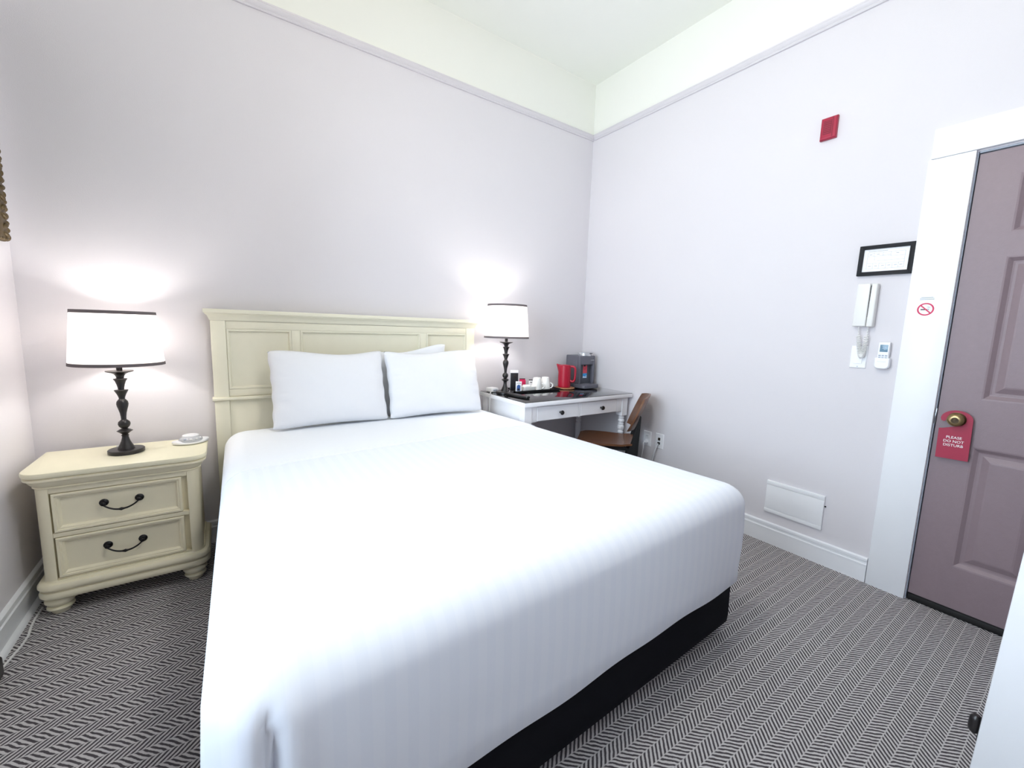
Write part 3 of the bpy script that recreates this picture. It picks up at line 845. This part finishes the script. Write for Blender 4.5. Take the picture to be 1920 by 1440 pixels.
sm_.append(pts[-1]); b.tube(sm_, .0095, 12); b.build('handle', M['red'], kt)

# water dispenser / coffee maker in the corner
wd = thing('drink_dispenser', 'grey countertop drink dispenser in the desk corner', 'dispenser', (-.155, -.165, GZ), 0)
def W2(x): return x+.155
x0, x1, yb, yfr = -.238+.155, -.062+.155, -.055+.165, -.225+.165
rec = .138
b = MB()
b.box(x0, x1, yb-rec, yb, .001, .268)                    # back column
b.box(x0, x0+.020, yfr, yb-rec+.001, .030, .268); b.box(x1-.020, x1, yfr, yb-rec+.001, .030, .268)
b.box(x0+.019, x1-.019, yfr, yb-rec+.001, .192, .268)
b.build('housing', M['grey'], wd, bevel=.007, seg=3)
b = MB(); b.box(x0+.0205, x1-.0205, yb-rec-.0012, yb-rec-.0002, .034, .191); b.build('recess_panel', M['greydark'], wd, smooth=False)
b = MB(); b.loft([[(x, y, z) for x, y in rquad([(x0-.002+i, yfr-.066+i), (x1+.002-i, yfr-.066+i), (x1+.002-i, yb-.11), (x0-.002+i, yb-.11)], [.03, .03, .003, .003], 8)] for i, z in ((.004, .0005), (0, .004), (0, .028), (.004, .032), (.012, .0325))])
b.build('drip_tray', M['grey'], wd)
b = MB(); b.lathe([(.056, .266), (.056, .282), (.058, .284), (.058, .290), (.053, .293)], 36, ((x0+x1)/2+.020, -.002, 0)); lid = b.build('lid', M['silver'], wd)
b = MB(); b.box(.025, .058, -.062, -.050, .2845, .2895); b.build('lid_latch', M['signblack'], lid, bevel=.001)
xc = (x0+x1)/2+.010
b = MB(); b.box(xc-.028, xc+.018, yb-rec-.0025, yb-rec-.0014, .118, .186); b.build('red_label', M['coral'], wd, smooth=False)
b = MB(); b.box(xc-.028, xc+.018, yb-rec-.0025, yb-rec-.0014, .078, .1178); b.build('blue_label', M['cyan'], wd, smooth=False)
for k, (dx, z, w_, h_) in enumerate(((-.026, .080, .010, .014), (-.010, .081, .012, .009), (.006, .080, .009, .010), (.006, .096, .008, .004), (-.022, .160, .030, .004), (-.022, .148, .022, .004))):
    b = MB(); b.box(xc+dx, xc+dx+w_, yb-rec-.0032, yb-rec-.0026, z, z+h_); b.build('label_print', M['paper'] if k < 4 else M['hanger'], wd, smooth=False)
b = MB(); b.box(x1-.052, x1-.014, yfr-.0012, yfr-.0002, .228, .234); b.build('maker_plate', M['silver'], wd, smooth=False)
b = MB(); b.lathe([(.010, .176), (.012, .192)], 16, ((x0+x1)/2, yfr+.035, 0)); b.build('nozzle', M['black'], wd)

# remote control on the glass
rm = thing('remote_control', 'black remote control lying near the front left of the desk', 'remote control', (-.985, -.405, GZ), .14)
b = MB(); rg = []
for s_, z in ((.75, .0003), (.95, .003), (1, .009), (.97, .015), (.82, .018)):
    row = []
    for k in range(36):
        a = 2*PI*k/36
        ex = lambda v, p: math.copysign(abs(v)**p, v)
        wy = ex(math.sin(a), .45)*.108; wx = ex(math.cos(a), .45)*(.0245+.004*math.sin(a))
        row.append((wx*s_, wy*(1-(1-s_)*.25), z+.004*(wy/.108)**2*(z > .002)))
    rg.append(row)
b.loft(rg); b.build('case', M['black'], rm)
for j in range(7):
    for i in range(3):
        b = MB(); b.lathe([(.0042, .0155), (.004, .0205), (.002, .021)], 10, (-.011+.011*i, .060-.021*j+.004, 0)); b.build('button', M['blackrub'], rm)

# white power hub with its cord over the desk edge
ah = thing('power_hub', 'small white power hub at the back left of the desk', 'power hub', (-1.010, -.105, GZ), .2)
b = MB(); b.loft([[(x, y, z) for x, y in rquad([(-.036*s_, -.036*s_), (.036*s_, -.036*s_), (.036*s_, .036*s_), (-.036*s_, .036*s_)], [.012]*4, 6)] for s_, z in ((.92, .0003), (1, .003), (1, .026), (.94, .030), (.7, .031))]); b.build('case', M['white'], ah)
b = MB(); b.box(-.020, .020, -.0372, -.0362, .010, .019); b.build('ports', M['btn'], ah, bevel=.0004)
pts = [(-1.035, -.145, GZ+.004), (-1.050, -.160, GZ+.010), (-1.062, -.172, GZ+.009), (-1.074, -.182, GZ+.004), (-1.079, -.186, .74), (-1.080, -.188, .69), (-1.079, -.184, .63), (-1.080, -.180, .45), (-1.080, -.178, .012)]
b = MB(); b.tube(pts, .003, 8); tag(b.build('hub_cord', M['cord']), 'white cord hanging over the left edge of the desk', 'cord')
# cords below the desk
b = MB(); b.tube([(-.62, -.026, .58), (-.625, -.03, .50), (-.615, -.035, .42), (-.64, -.04, .33), (-.66, -.05, .22), (-.66, -.06, .012)], .0032, 8)
tag(b.build('black_cable', M['black']), 'black cord dangling under the middle of the desk', 'cord')
b = MB(); b.tube([(-.90, -.026, .58), (-.895, -.03, .48), (-.90, -.035, .38), (-.905, -.04, .2), (-.90, -.05, .012)], .0032, 8)
tag(b.build('black_cable', M['black']), 'black cord dangling under the left of the desk', 'cord')

# ==================================================================== CHAIR (turned about 40 degrees away from the desk)
ch = thing('desk_chair', 'brown wooden chair with black frame tucked beside the desk', 'chair', (-.340, -.640, 0), math.radians(40))
# local: +y is the way the sitter faces, back at -y
b = MB(); rows_ = []
for j in range(11):
    y = -.20+.40*j/10
    hw = .19 - .03*(max(0, -y)/.2) - .02*(max(0, y-.1)/.1)
    row = []
    for i in range(15):
        u = -1+2*i/14
        row.append((u*hw, y, .452 - .014*(1-u*u)*(1-((y+.05)/.3)**2) + (.012*((-.12-y)/.08) if y < -.12 else 0) - (.012*((y-.14)/.06)**2 if y > .14 else 0)))
    rows_.append(row)
vs = [p for r in rows_ for p in r]; n1 = len(vs); vs += [(x, y, z-.014) for x, y, z in vs]
fs = []
for j in range(10):
    for i in range(14):
        a = j*15+i
        fs.append((a, a+1, a+16, a+15)); fs.append((n1+a, n1+a+15, n1+a+16, n1+a+1))
for i in range(14):
    fs.append((i, n1+i, n1+i+1, i+1)); a = 150+i; fs.append((a, a+1, n1+a+1, n1+a))
for j in range(10):
    a = j*15; fs.append((a, a+15, n1+a+15, n1+a)); a = j*15+14; fs.append((a, n1+a, n1+a+15, a+15))
b.add(vs, fs); b.build('seat', M['wood'], ch, angle=50)
b = MB(); rows_ = []
NB, NW = 12, 15
for j in range(NB+1):
    t = j/NB; z = .545+.255*t
    hw = .20*(1-.25*abs(2*t-1)**3)
    row = []
    for i in range(NW):
        u = -1+2*i/(NW-1)
        row.append((u*hw, -.185-.095*t+.035*u*u-.03*(1-u*u)*.3, z-.02*u*u*t))
    rows_.append(row)
vs = [p for r in rows_ for p in r]; n1 = len(vs); vs += [(x, y-.014, z) for x, y, z in vs]
fs = []
for j in range(NB):
    for i in range(NW-1):
        a = j*NW+i
        fs.append((a, a+1, a+NW+1, a+NW)); fs.append((n1+a, n1+a+NW, n1+a+NW+1, n1+a+1))
for i in range(NW-1):
    fs.append((i, n1+i, n1+i+1, i+1)); a = NB*NW+i; fs.append((a, a+1, n1+a+1, n1+a))
for j in range(NB):
    a = j*NW; fs.append((a, a+NW, n1+a+NW, n1+a)); a = j*NW+NW-1; fs.append((a, n1+a, n1+a+NW, a+NW))
b.add(vs, fs); b.build('backrest', M['wood'], ch, angle=50)
for sx in (-1, 1):
    b = MB()      # wedge-shaped black rear support between inclined back and upright rear edge
    poly = [(-.150, .0005), (-.228, .0005), (-.236, .45), (-.243, .655), (-.236, .665), (-.205, .56), (-.178, .44), (-.150, .30)]
    b.prism(poly, 'x', sx*.150-.011, sx*.150+.011); b.build('rear_leg', M['chairblack'], ch, bevel=.003)
    b = MB(); b.tube([(sx*.145, .15, .437), (sx*.150, .165, .22), (sx*.155, .178, .0015)], [.016, .014, .011], 12); b.build('front_leg', M['chairblack'], ch)
b = MB(); b.box(-.145, .145, .13, .155, .410, .436); b.box(-.145, .145, -.18, -.155, .39, .42); b.box(-.148, -.128, -.16, .14, .405, .432); b.box(.128, .148, -.16, .14, .405, .432)
b.build('seat_frame', M['chairblack'], ch, bevel=.003)

# ==================================================================== RIGHT WALL
def onwall(name, label, cat, y, z, grp=None): return thing(name, label, cat, (0, y, z), 0, grp)
# fire alarm
al = onwall('fire_alarm', 'red rectangular fire alarm sounder high on the wall', 'fire alarm', -1.741, 2.317)
b = MB(); h = []
for ins, d in ((0, .0005), (0, .016), (.004, .022), (.010, .024)):
    h.append([(-d, .036-ins, -.054+ins), (-d, -.036+ins, -.054+ins), (-d, -.036+ins, .054-ins), (-d, .036-ins, .054-ins)])
b.loft(h); bd = b.build('housing', M['alarm'], al, smooth=False)
b = MB(); b.box(-.0250, -.0243, -.014, .022, -.030, .036); b.build('grille_field', M['alarmdark'], al)
for k in range(7):
    b = MB(); b.box(-.0262, -.0251, -.012, .020, -.026+.009*k, -.0225+.009*k); b.build('slot', M['alarm'], al)
b = MB(); b.box(-.0250, -.0243, -.0205, -.0175, -.048, .050); b.build('groove', M['alarmdark'], al)
# framed plan
fr = onwall('framed_notice', 'black framed floor plan notice above the intercom', 'picture frame', -2.046, 1.620)
fr.rotation_euler = (math.radians(0.6), 0, 0)
hw_, hh_ = .1035, .0720
for nm, pl_ in (('frame_bar', [(hw_, -hh_), (-hw_, -hh_), (-hw_+.018, -hh_+.018), (hw_-.018, -hh_+.018)]), ('frame_bar', [(-hw_, -hh_), (-hw_, hh_), (-hw_+.018, hh_-.018), (-hw_+.018, -hh_+.018)]),
                ('frame_bar', [(-hw_, hh_), (hw_, hh_), (hw_-.018, hh_-.018), (-hw_+.018, hh_-.018)]), ('frame_bar', [(hw_, hh_), (hw_, -hh_), (hw_-.018, -hh_+.018), (hw_-.018, hh_-.018)])):
    b = MB(); b.prism(pl_, 'x', -.0185, -.0005); b.build(nm, M['frameblack'], fr, bevel=.0008)
b = MB(); b.box(-.0105, -.0095, -hw_+.017, hw_-.017, -hh_+.017, hh_-.017); sheet = b.build('print', M['paper'], fr, smooth=False)
def pl(y0, y1, z0, z1, m='ink'):
    b = MB(); b.box(-.0110, -.0106, y0, y1, z0, z1); b.build('plan_line', M[m], sheet, smooth=False)
lw = .0006
pl(.068, -.005, .0425, .0440)
for z in (.036, -.040): pl(-.070, .070, z-lw/2, z+lw/2)
for y in (.070, -.070): pl(y-lw/2, y+lw/2, -.040, .036)
for (y0, y1, z) in ((.070, .012, .020), (.012, -.018, .024), (.012, -.018, .019), (-.018, -.070, .016), (.070, .030, -.014), (.024, -.026, -.016), (-.030, -.070, -.016), (.030, -.070, -.002)): pl(y1, y0, z-lw/2, z+lw/2)
for (y, z0, z1) in ((.046, .020, .036), (.012, .019, .036), (-.018, .016, .036), (.046, -.040, -.014), (.022, -.040, -.014), (-.004, -.040, -.016), (-.028, -.040, -.016), (-.05, -.040, -.016), (.042, .0, .018)): pl(y-lw/2, y+lw/2, z0, z1)
for (y, z) in ((.058, .027), (.030, .027), (-.042, .027), (.058, -.028), (.034, -.028), (.008, -.028), (-.016, -.028), (-.04, -.028), (-.06, -.028)): pl(y-.005, y+.005, z, z+.0018)
# intercom phone with coiled cord
ic = onwall('intercom_phone', 'white wall intercom handset with coiled cord', 'intercom', -1.996, 1.405)
def tap(yc, w0, w1, z0, z1, d0, d1):
    return [[(-.0006, yc-w0/2, z0), (-.0006, yc+w0/2, z0), (-.0006, yc+w1/2, z1), (-.0006, yc-w1/2, z1)], [(-d0, yc-w0/2, z0), (-d0, yc+w0/2, z0), (-d1, yc+w1/2, z1), (-d1, yc-w1/2, z1)]]
b = MB(); b.loft(tap(.0135, .054, .052, -.106, .104, .034, .028)); b.build('body', M['offwhite'], ic, bevel=.005, seg=3)
b = MB(); b.loft(tap(-.0305, .026, .024, -.108, .102, .042, .036)); hs = b.build('handset', M['offwhite'], ic, bevel=.006, seg=3)
b = MB(); b.box(-.026, -.004, -.0178, -.0138, -.06, .094); b.build('cradle_gap', M['signblack'], ic)
b = MB(); b.box(-.0372, -.0360, -.038, -.024, .020, .026); b.box(-.0385, -.0372, -.038, -.024, -.070, -.064); b.build('handset_slot', M['btn'], hs)
pts = []; N = 600; turns = 44
for k in range(N+1):
    t = k/N
    # U-shaped guide curve
    yy = .015-.038*t - .008*math.sin(PI*t)
    zz = -.106-.150*math.sin(PI*t)**.8
    cx_ = -.020-.004*math.sin(PI*t)
    g = Vector((cx_, yy, zz)); e = .0001
    env = .0078 if .07 < t < .93 else .0008
    a = 2*PI*turns*t
    tg = Vector((0, -.03, -.15*PI*math.cos(PI*t))).normalized()
    u = Vector((1, 0, 0)); w = tg.cross(u)
    pts.append(g+u*env*math.cos(a)+w*env*math.sin(a))
b = MB(); b.tube(pts, .0021, 6); b.build('coiled_cord', M['offwhite'], ic)
# rocker switch
sw = onwall('light_switch', 'white rocker light switch plate below the intercom', 'light switch', -1.993, 1.146)
def plate(o, w, h, d=.006):
    b = MB(); hh = []
    for ins, dd in ((0, .0005), (0, d*.4), (.003, d)):
        hh.append([(-dd, w/2-ins, -h/2+ins), (-dd, -w/2+ins, -h/2+ins), (-dd, -w/2+ins, h/2-ins), (-dd, w/2-ins, h/2-ins)])
    b.loft(hh); return b.build('plate', M['white'], o, smooth=False)
plate(sw, .068, .112)
b = MB(); b.loft([[(-.0062, .0165, -.033), (-.0062, -.0165, -.033), (-.0062, -.0165, .033), (-.0062, .0165, .033)], [(-.0105, .0158, -.0323), (-.0105, -.0158, -.0323), (-.0075, -.0158, .0323), (-.0075, .0158, .0323)]]); b.build('rocker', M['white'], sw, smooth=False)
for z in (-.048, .048):
    b = MB(); b.M = Matrix.Translation((-.0062, 0, z)) @ RX; b.lathe([(.0025, -.001), (.0025, .0006)], 10); b.build('screw', M['btn'], sw)
# air-conditioner remote in its holder
ac = onwall('wall_remote', 'white air-conditioner remote in a wall holder', 'remote control', -2.0925, 1.160)
b = MB(); b.box(-.0260, -.004, -.0215, .0215, -.030, .064); rc = b.build('remote', M['white'], ac, bevel=.004, seg=3)
b = MB(); b.box(-.0266, -.0258, -.0155, .0145, .018, .052); b.build('display', M['lcd'], rc, bevel=.0003)
for i in range(3):
    for j in range(2):
        b = MB(); b.box(-.0268, -.0258, -.0165+.012*i, -.0075+.012*i, -.004-.0105*j, .003-.0105*j); b.build('button', M['btn'], rc, bevel=.0003)
for k, (y, z) in enumerate(((.006, .044), (-.006, .040), (.004, .034), (-.004, .028))):
    b = MB(); b.box(-.0270, -.0267, y-.003, y+.003, z, z+.003); b.build('display_digit', M['btn'], rc, smooth=False)
b = MB(); hh = []
def hold(ins, d): return [(-d, y, z) for y, z in rquad([(.0285-ins, -.064+ins), (-.0285+ins, -.064+ins), (-.0285+ins, -.012-ins), (.0285-ins, -.012-ins)][::-1], [.004, .004, .016, .016], 6)]
b.loft([hold(0, .0006), hold(0, .030), hold(.003, .0335)]); b.build('holder', M['white'], ac)
b = MB(); b.box(-.0346, -.0332, -.017, .017, -.030, -.0292); b.build('holder_line', M['btn'], ac)
# stickers on the casing
xs = cx-.0002
stk = thing('sticker', 'plain white sticker above the no-smoking sign', 'sticker', (xs, -2.2165, 1.462))
b = MB(); b.box(-.0005, -.00005, -.031, .031, -.044, .036); b.build('vinyl', M['paper'], stk, smooth=False)
for k, (w_, z) in enumerate(((.020, -.0300), (.024, -.0350), (.024, -.0400))):
    b = MB(); b.box(-.0008, -.00055, -w_, w_, z, z+.0018); b.build('printed_line', M['ink'], stk, smooth=False)
nsn = thing('no_smoking_sign', 'round red no-smoking sticker on the door casing', 'sign', (xs, -2.2165, 1.3795))
n = 48
b = MB(); b.loft([[(-.00005, .0285*math.cos(2*PI*i/n), .0285*math.sin(2*PI*i/n)) for i in range(n)], [(-.0004, .0285*math.cos(2*PI*i/n), .0285*math.sin(2*PI*i/n)) for i in range(n)]]); b.build('disc', M['paper'], nsn, smooth=False)
b = MB(); rg = []
for r_, d_ in ((.0228, .00045), (.0285, .00045), (.0285, .0008), (.0228, .0008), (.0228, .00045)):
    rg.append([(-d_, r_*math.cos(2*PI*i/n), r_*math.sin(2*PI*i/n)) for i in range(n)])
b.loft(rg, cap0=False, cap1=False); b.build('ring', M['signred'], nsn, smooth=False)
b = MB(); b.M = Matrix.Rotation(PI/4, 4, 'X'); b.box(-.0012, -.0008, -.0235, .0235, -.0025, .0025); b.build('slash', M['signred'], nsn, smooth=False)
b = MB(); b.box(-.00075, -.00045, -.006, .0165, -.0035, .0010); b.build('cigarette', M['signblack'], nsn, smooth=False)
b = MB(); b.box(-.00075, -.00045, -.0115, -.0075, -.0035, .0010); b.build('cigarette_tip', M['ink'], nsn, smooth=False)
for k in range(2):
    b = MB(); b.tube([(-.0006, -.006-.005*k, .004), (-.0006, -.010-.004*k, .007), (-.0006, -.008-.005*k, .010), (-.0006, -.003-.005*k, .012)], .0006, 5); b.build('smoke_curl', M['ink'], nsn)
# door hanger on the knob
dh = thing('door_hanger', 'crimson please-do-not-disturb card hung on the door knob', 'door hanger', (-.012, -2.372, .897))
dh.rotation_euler = (math.radians(-1.5), math.radians(1.5), 0)
b = MB(); N = 40
# card outline with an open hook round the knob
yl, yr_, zb_, zsh = .052, -.050, -.178, -.052
out = [(yl, zb_), (yr_, zb_), (yr_, -.005)]
for k in range(13):
    a = -PI*.02+ (PI*1.0)*k/12
    out.append((-.050*math.cos(a)+.0, .050*math.sin(a)*.72+.0))
out += [(.052, -.012), (.044, -.020), (.034, -.014)]
for k in range(17):
    a = 0.55 - (PI+.95)*k/16*1.0
    out.append((.0305*math.cos(a+.0)*1.0, .0305*math.sin(a)*-1.0 if False else .0305*math.sin(-a)*-1.0))
out2 = [(yl, zb_), (yr_, zb_), (yr_, 0)]
for k in range(1, 16): a = PI*k/16; out2.append((-.050*math.cos(a), .040*math.sin(a)))
out2 += [(.050, .0), (.047, -.010), (.038, -.013), (.0315, -.006)]
for k in range(1, 22): a = -.2+ (PI+1.15)*k/21; out2.append((.0305*math.cos(a), .0305*math.sin(a)))
out2 += [(yl-.012, -.044), (yl, -.046)]
from mathutils.geometry import tessellate_polygon
vv = [Vector((0, y, z)) for y, z in out2]
tris = tessellate_polygon([vv]); n = len(vv)
b.add([(-.0006, p.y, p.z) for p in vv]+[(.0006, p.y, p.z) for p in vv],
      [tuple(t) for t in tris]+[tuple(n+i for i in reversed(t)) for t in tris]+[(i, (i+1) % n, n+(i+1) % n, n+i) for i in range(n)])
b.build('card', M['hanger'], dh, smooth=False)
for k, s_ in enumerate(('PLEASE', 'DO NOT', 'DISTURB')):
    me = text_mesh(s_, .0160, 'lettering', M['paper'])
    o = link('lettering', me, dh)
    o.matrix_local = Matrix.Translation((-.0012, .001, -.082-.0175*k)) @ Matrix(((0, 0, -1, 0), (-1, 0, 0, 0), (0, 1, 0, 0), (0, 0, 0, 1)))
# low wall cover
wc = onwall('wall_vent_cover', 'white hinged wall cover just above the baseboard', 'vent cover', -1.787, .288)
w2, h2 = .1475, .0965
b = MB(); b.box(-.010, -.0005, -w2, w2, -h2, h2); b.build('back_plate', M['white'], wc, bevel=.0015)
b = MB(); b.box(-.014, -.0102, -w2, w2, h2-.024, h2); b.build('frame_strip', M['white'], wc, bevel=.0015)
b = MB(); b.box(-.014, -.0102, -w2, w2, -h2, -h2+.022); b.build('frame_strip', M['white'], wc, bevel=.0015)
b = MB(); rg = []
for k in range(9):
    z = -h2+.0235+(2*h2-.049)*k/8
    rg.append([(-.0104, -w2, z), (-.0104, w2-.006, z), (-.0135-.004*math.sin(PI*k/8), w2-.006, z), (-.0135-.004*math.sin(PI*k/8), -w2, z)])
b.loft(rg); fp = b.build('flap', M['white'], wc, angle=30)
b = MB(); b.box(-.0055, -.002, -w2-.008, -w2-.0002, .036, .042); b.build('latch', M['bronze'], wc)
# outlets with cords
o1 = onwall('power_outlet', 'white power outlet with a white plug beside the chair', 'outlet', -.762, .431)
plate(o1, .070, .115)
for z in (-.020, .020):
    b = MB(); b.box(-.0075, -.0058, -.017, .017, z-.0145, z+.0145); f_ = b.build('socket_face', M['white'], o1, bevel=.002)
    for y in (-.006, .006):
        b = MB(); b.box(-.0079, -.0074, y-.001, y+.001, z-.002, z+.006); b.build('slot', M['signblack'], f_, smooth=False)
pg = thing('power_plug', 'white plug and cord in the power outlet', 'plug', (-.0085, -.762, .409))
b = MB(); b.M = RX; b.lathe([(.014, 0), (.016, .004), (.015, .020), (.008, .026), (.005, .034)], 18); b.build('plug_body', M['white'], pg)
b = MB(); b.tube([(-.030, 0, 0), (-.044, -.004, -.010), (-.046, -.008, -.040), (-.040, .002, -.08), (-.032, .015, -.14), (-.03, .02, -.25), (-.03, .03, -.405)], .0048, 8); b.build('plug_cord', M['cord'], pg)
o2 = onwall('data_outlet', 'white data plate with dark jacks right of the power outlet', 'outlet', -.8715, .435)
plate(o2, .070, .113)
b = MB(); b.M = RX; b.lathe([(.0075, .006), (.0075, .010), (.005, .011), (.0045, .018)], 14, (.018, .0, 0)); b.box(.006, .026, -.0075, .0075, .0058, .011); b.build('coax_jack', M['golddark'], o2)
b = MB(); b.box(-.016, -.0062, -.0085, .0085, -.024, -.008); b.build('data_jack', M['signblack'], o2)
dc = thing('grey_cable', 'grey cord hanging from the data plate', 'cord', (-.017, -.8715, .419))
b = MB(); b.tube([(0, 0, -.002), (-.010, .001, -.012), (-.018, .006, -.04), (-.022, .018, -.09), (-.024, .030, -.15), (-.024, .04, -.25), (-.02, .05, -.413)], .0055, 8); b.build('cable', M['cordgrey'], dc)

# ==================================================================== LEFT WALL
mr = thing('wall_mirror', 'mirror in a carved dark bronze frame on the left wall', 'mirror', (-W, -.44, 1.525))
b = MB(); fy0, fy1, fz0, fz1 = -.345, .345, .0, .95
fb = .085
def bar(y0, y1, z0, z1):
    b = MB(); b.box(.0006, .026, y0, y1, z0, z1); return b.build('frame_bar', M['gilt'], mr, bevel=.006)
bar(fy1-fb, fy1, fz0, fz1); bar(fy0, fy0+fb, fz0, fz1); bar(fy0+fb, fy1-fb, fz0, fz0+fb); bar(fy0+fb, fy1-fb, fz1-fb, fz1)
b = MB(); b.box(.004, .009, fy0+fb, fy1-fb, fz0+fb, fz1-fb); b.build('mirror_glass', M['mirror'], mr, smooth=False)
b = MB(); b.sphere((0, 0, 0), .017, 14, 10, (.9, .55, 1.0)); bead = b.mesh('scallop', M['gilt'])
nb = 34
for k in range(nb):
    for yy in (fy1+.001, fy0-.001):
        o = link('scallop', bead, mr); o.location = (.016, yy, fz0+.014+(fz1-fz0-.028)*k/(nb-1)); o.scale = (1, 1, .8 if k % 3 else 1.0)
for k in range(20):
    for zz in (fz0+.002, fz1-.002):
        o = link('scallop', bead, mr); o.location = (.016, fy0+.03+(fy1-fy0-.06)*k/19, zz); o.rotation_euler = (PI/2, 0, 0)
b = MB(); b.sphere((0, 0, 0), .013, 12, 8, (.8, 1.6, .7)); leafm = b.mesh('carved_leaf', M['gilt'])
for k in range(26):
    for j, yy in enumerate((fy1-.030, fy0+.030)):
        o = link('carved_leaf', leafm, mr); o.location = (.026, yy, fz0+.02+(fz1-fz0-.04)*k/25); o.rotation_euler = ((.5 if k % 2 else -.5), 0, 0)
# black power strip standing against the left baseboard, mostly out of the picture
ps = thing('power_strip', 'black power strip against the baseboard at the left edge', 'power strip', (-W+.031, -.860, .0))
b = MB(); b.box(.001, .026, -.16, .155, .001, .075); b.build('case', M['black'], ps, bevel=.010, seg=4)
for k in range(4):
    b = MB(); b.M = Matrix.Translation((.0255, -.12+.07*k, .038)) @ Matrix.Rotation(PI/2, 4, 'Y'); b.lathe([(.016, 0), (.016, .0012), (.013, .0014), (.012, .0008)], 16); b.build('socket', M['blackrub'], ps)
# loose white cord by the left baseboard
b = MB(); b.tube([(-W+.048, -.30, .004), (-W+.046, -.38, .0045), (-W+.050, -.44, .0045), (-W+.058, -.50, .0045), (-W+.056, -.56, .0045), (-W+.050, -.60, .0045), (-W+.042, -.66, .0045), (-W+.040, -.685, .006)], .004, 8)
tag(b.build('floor_cord', M['cord']), 'white cord lying along the left baseboard', 'cord')
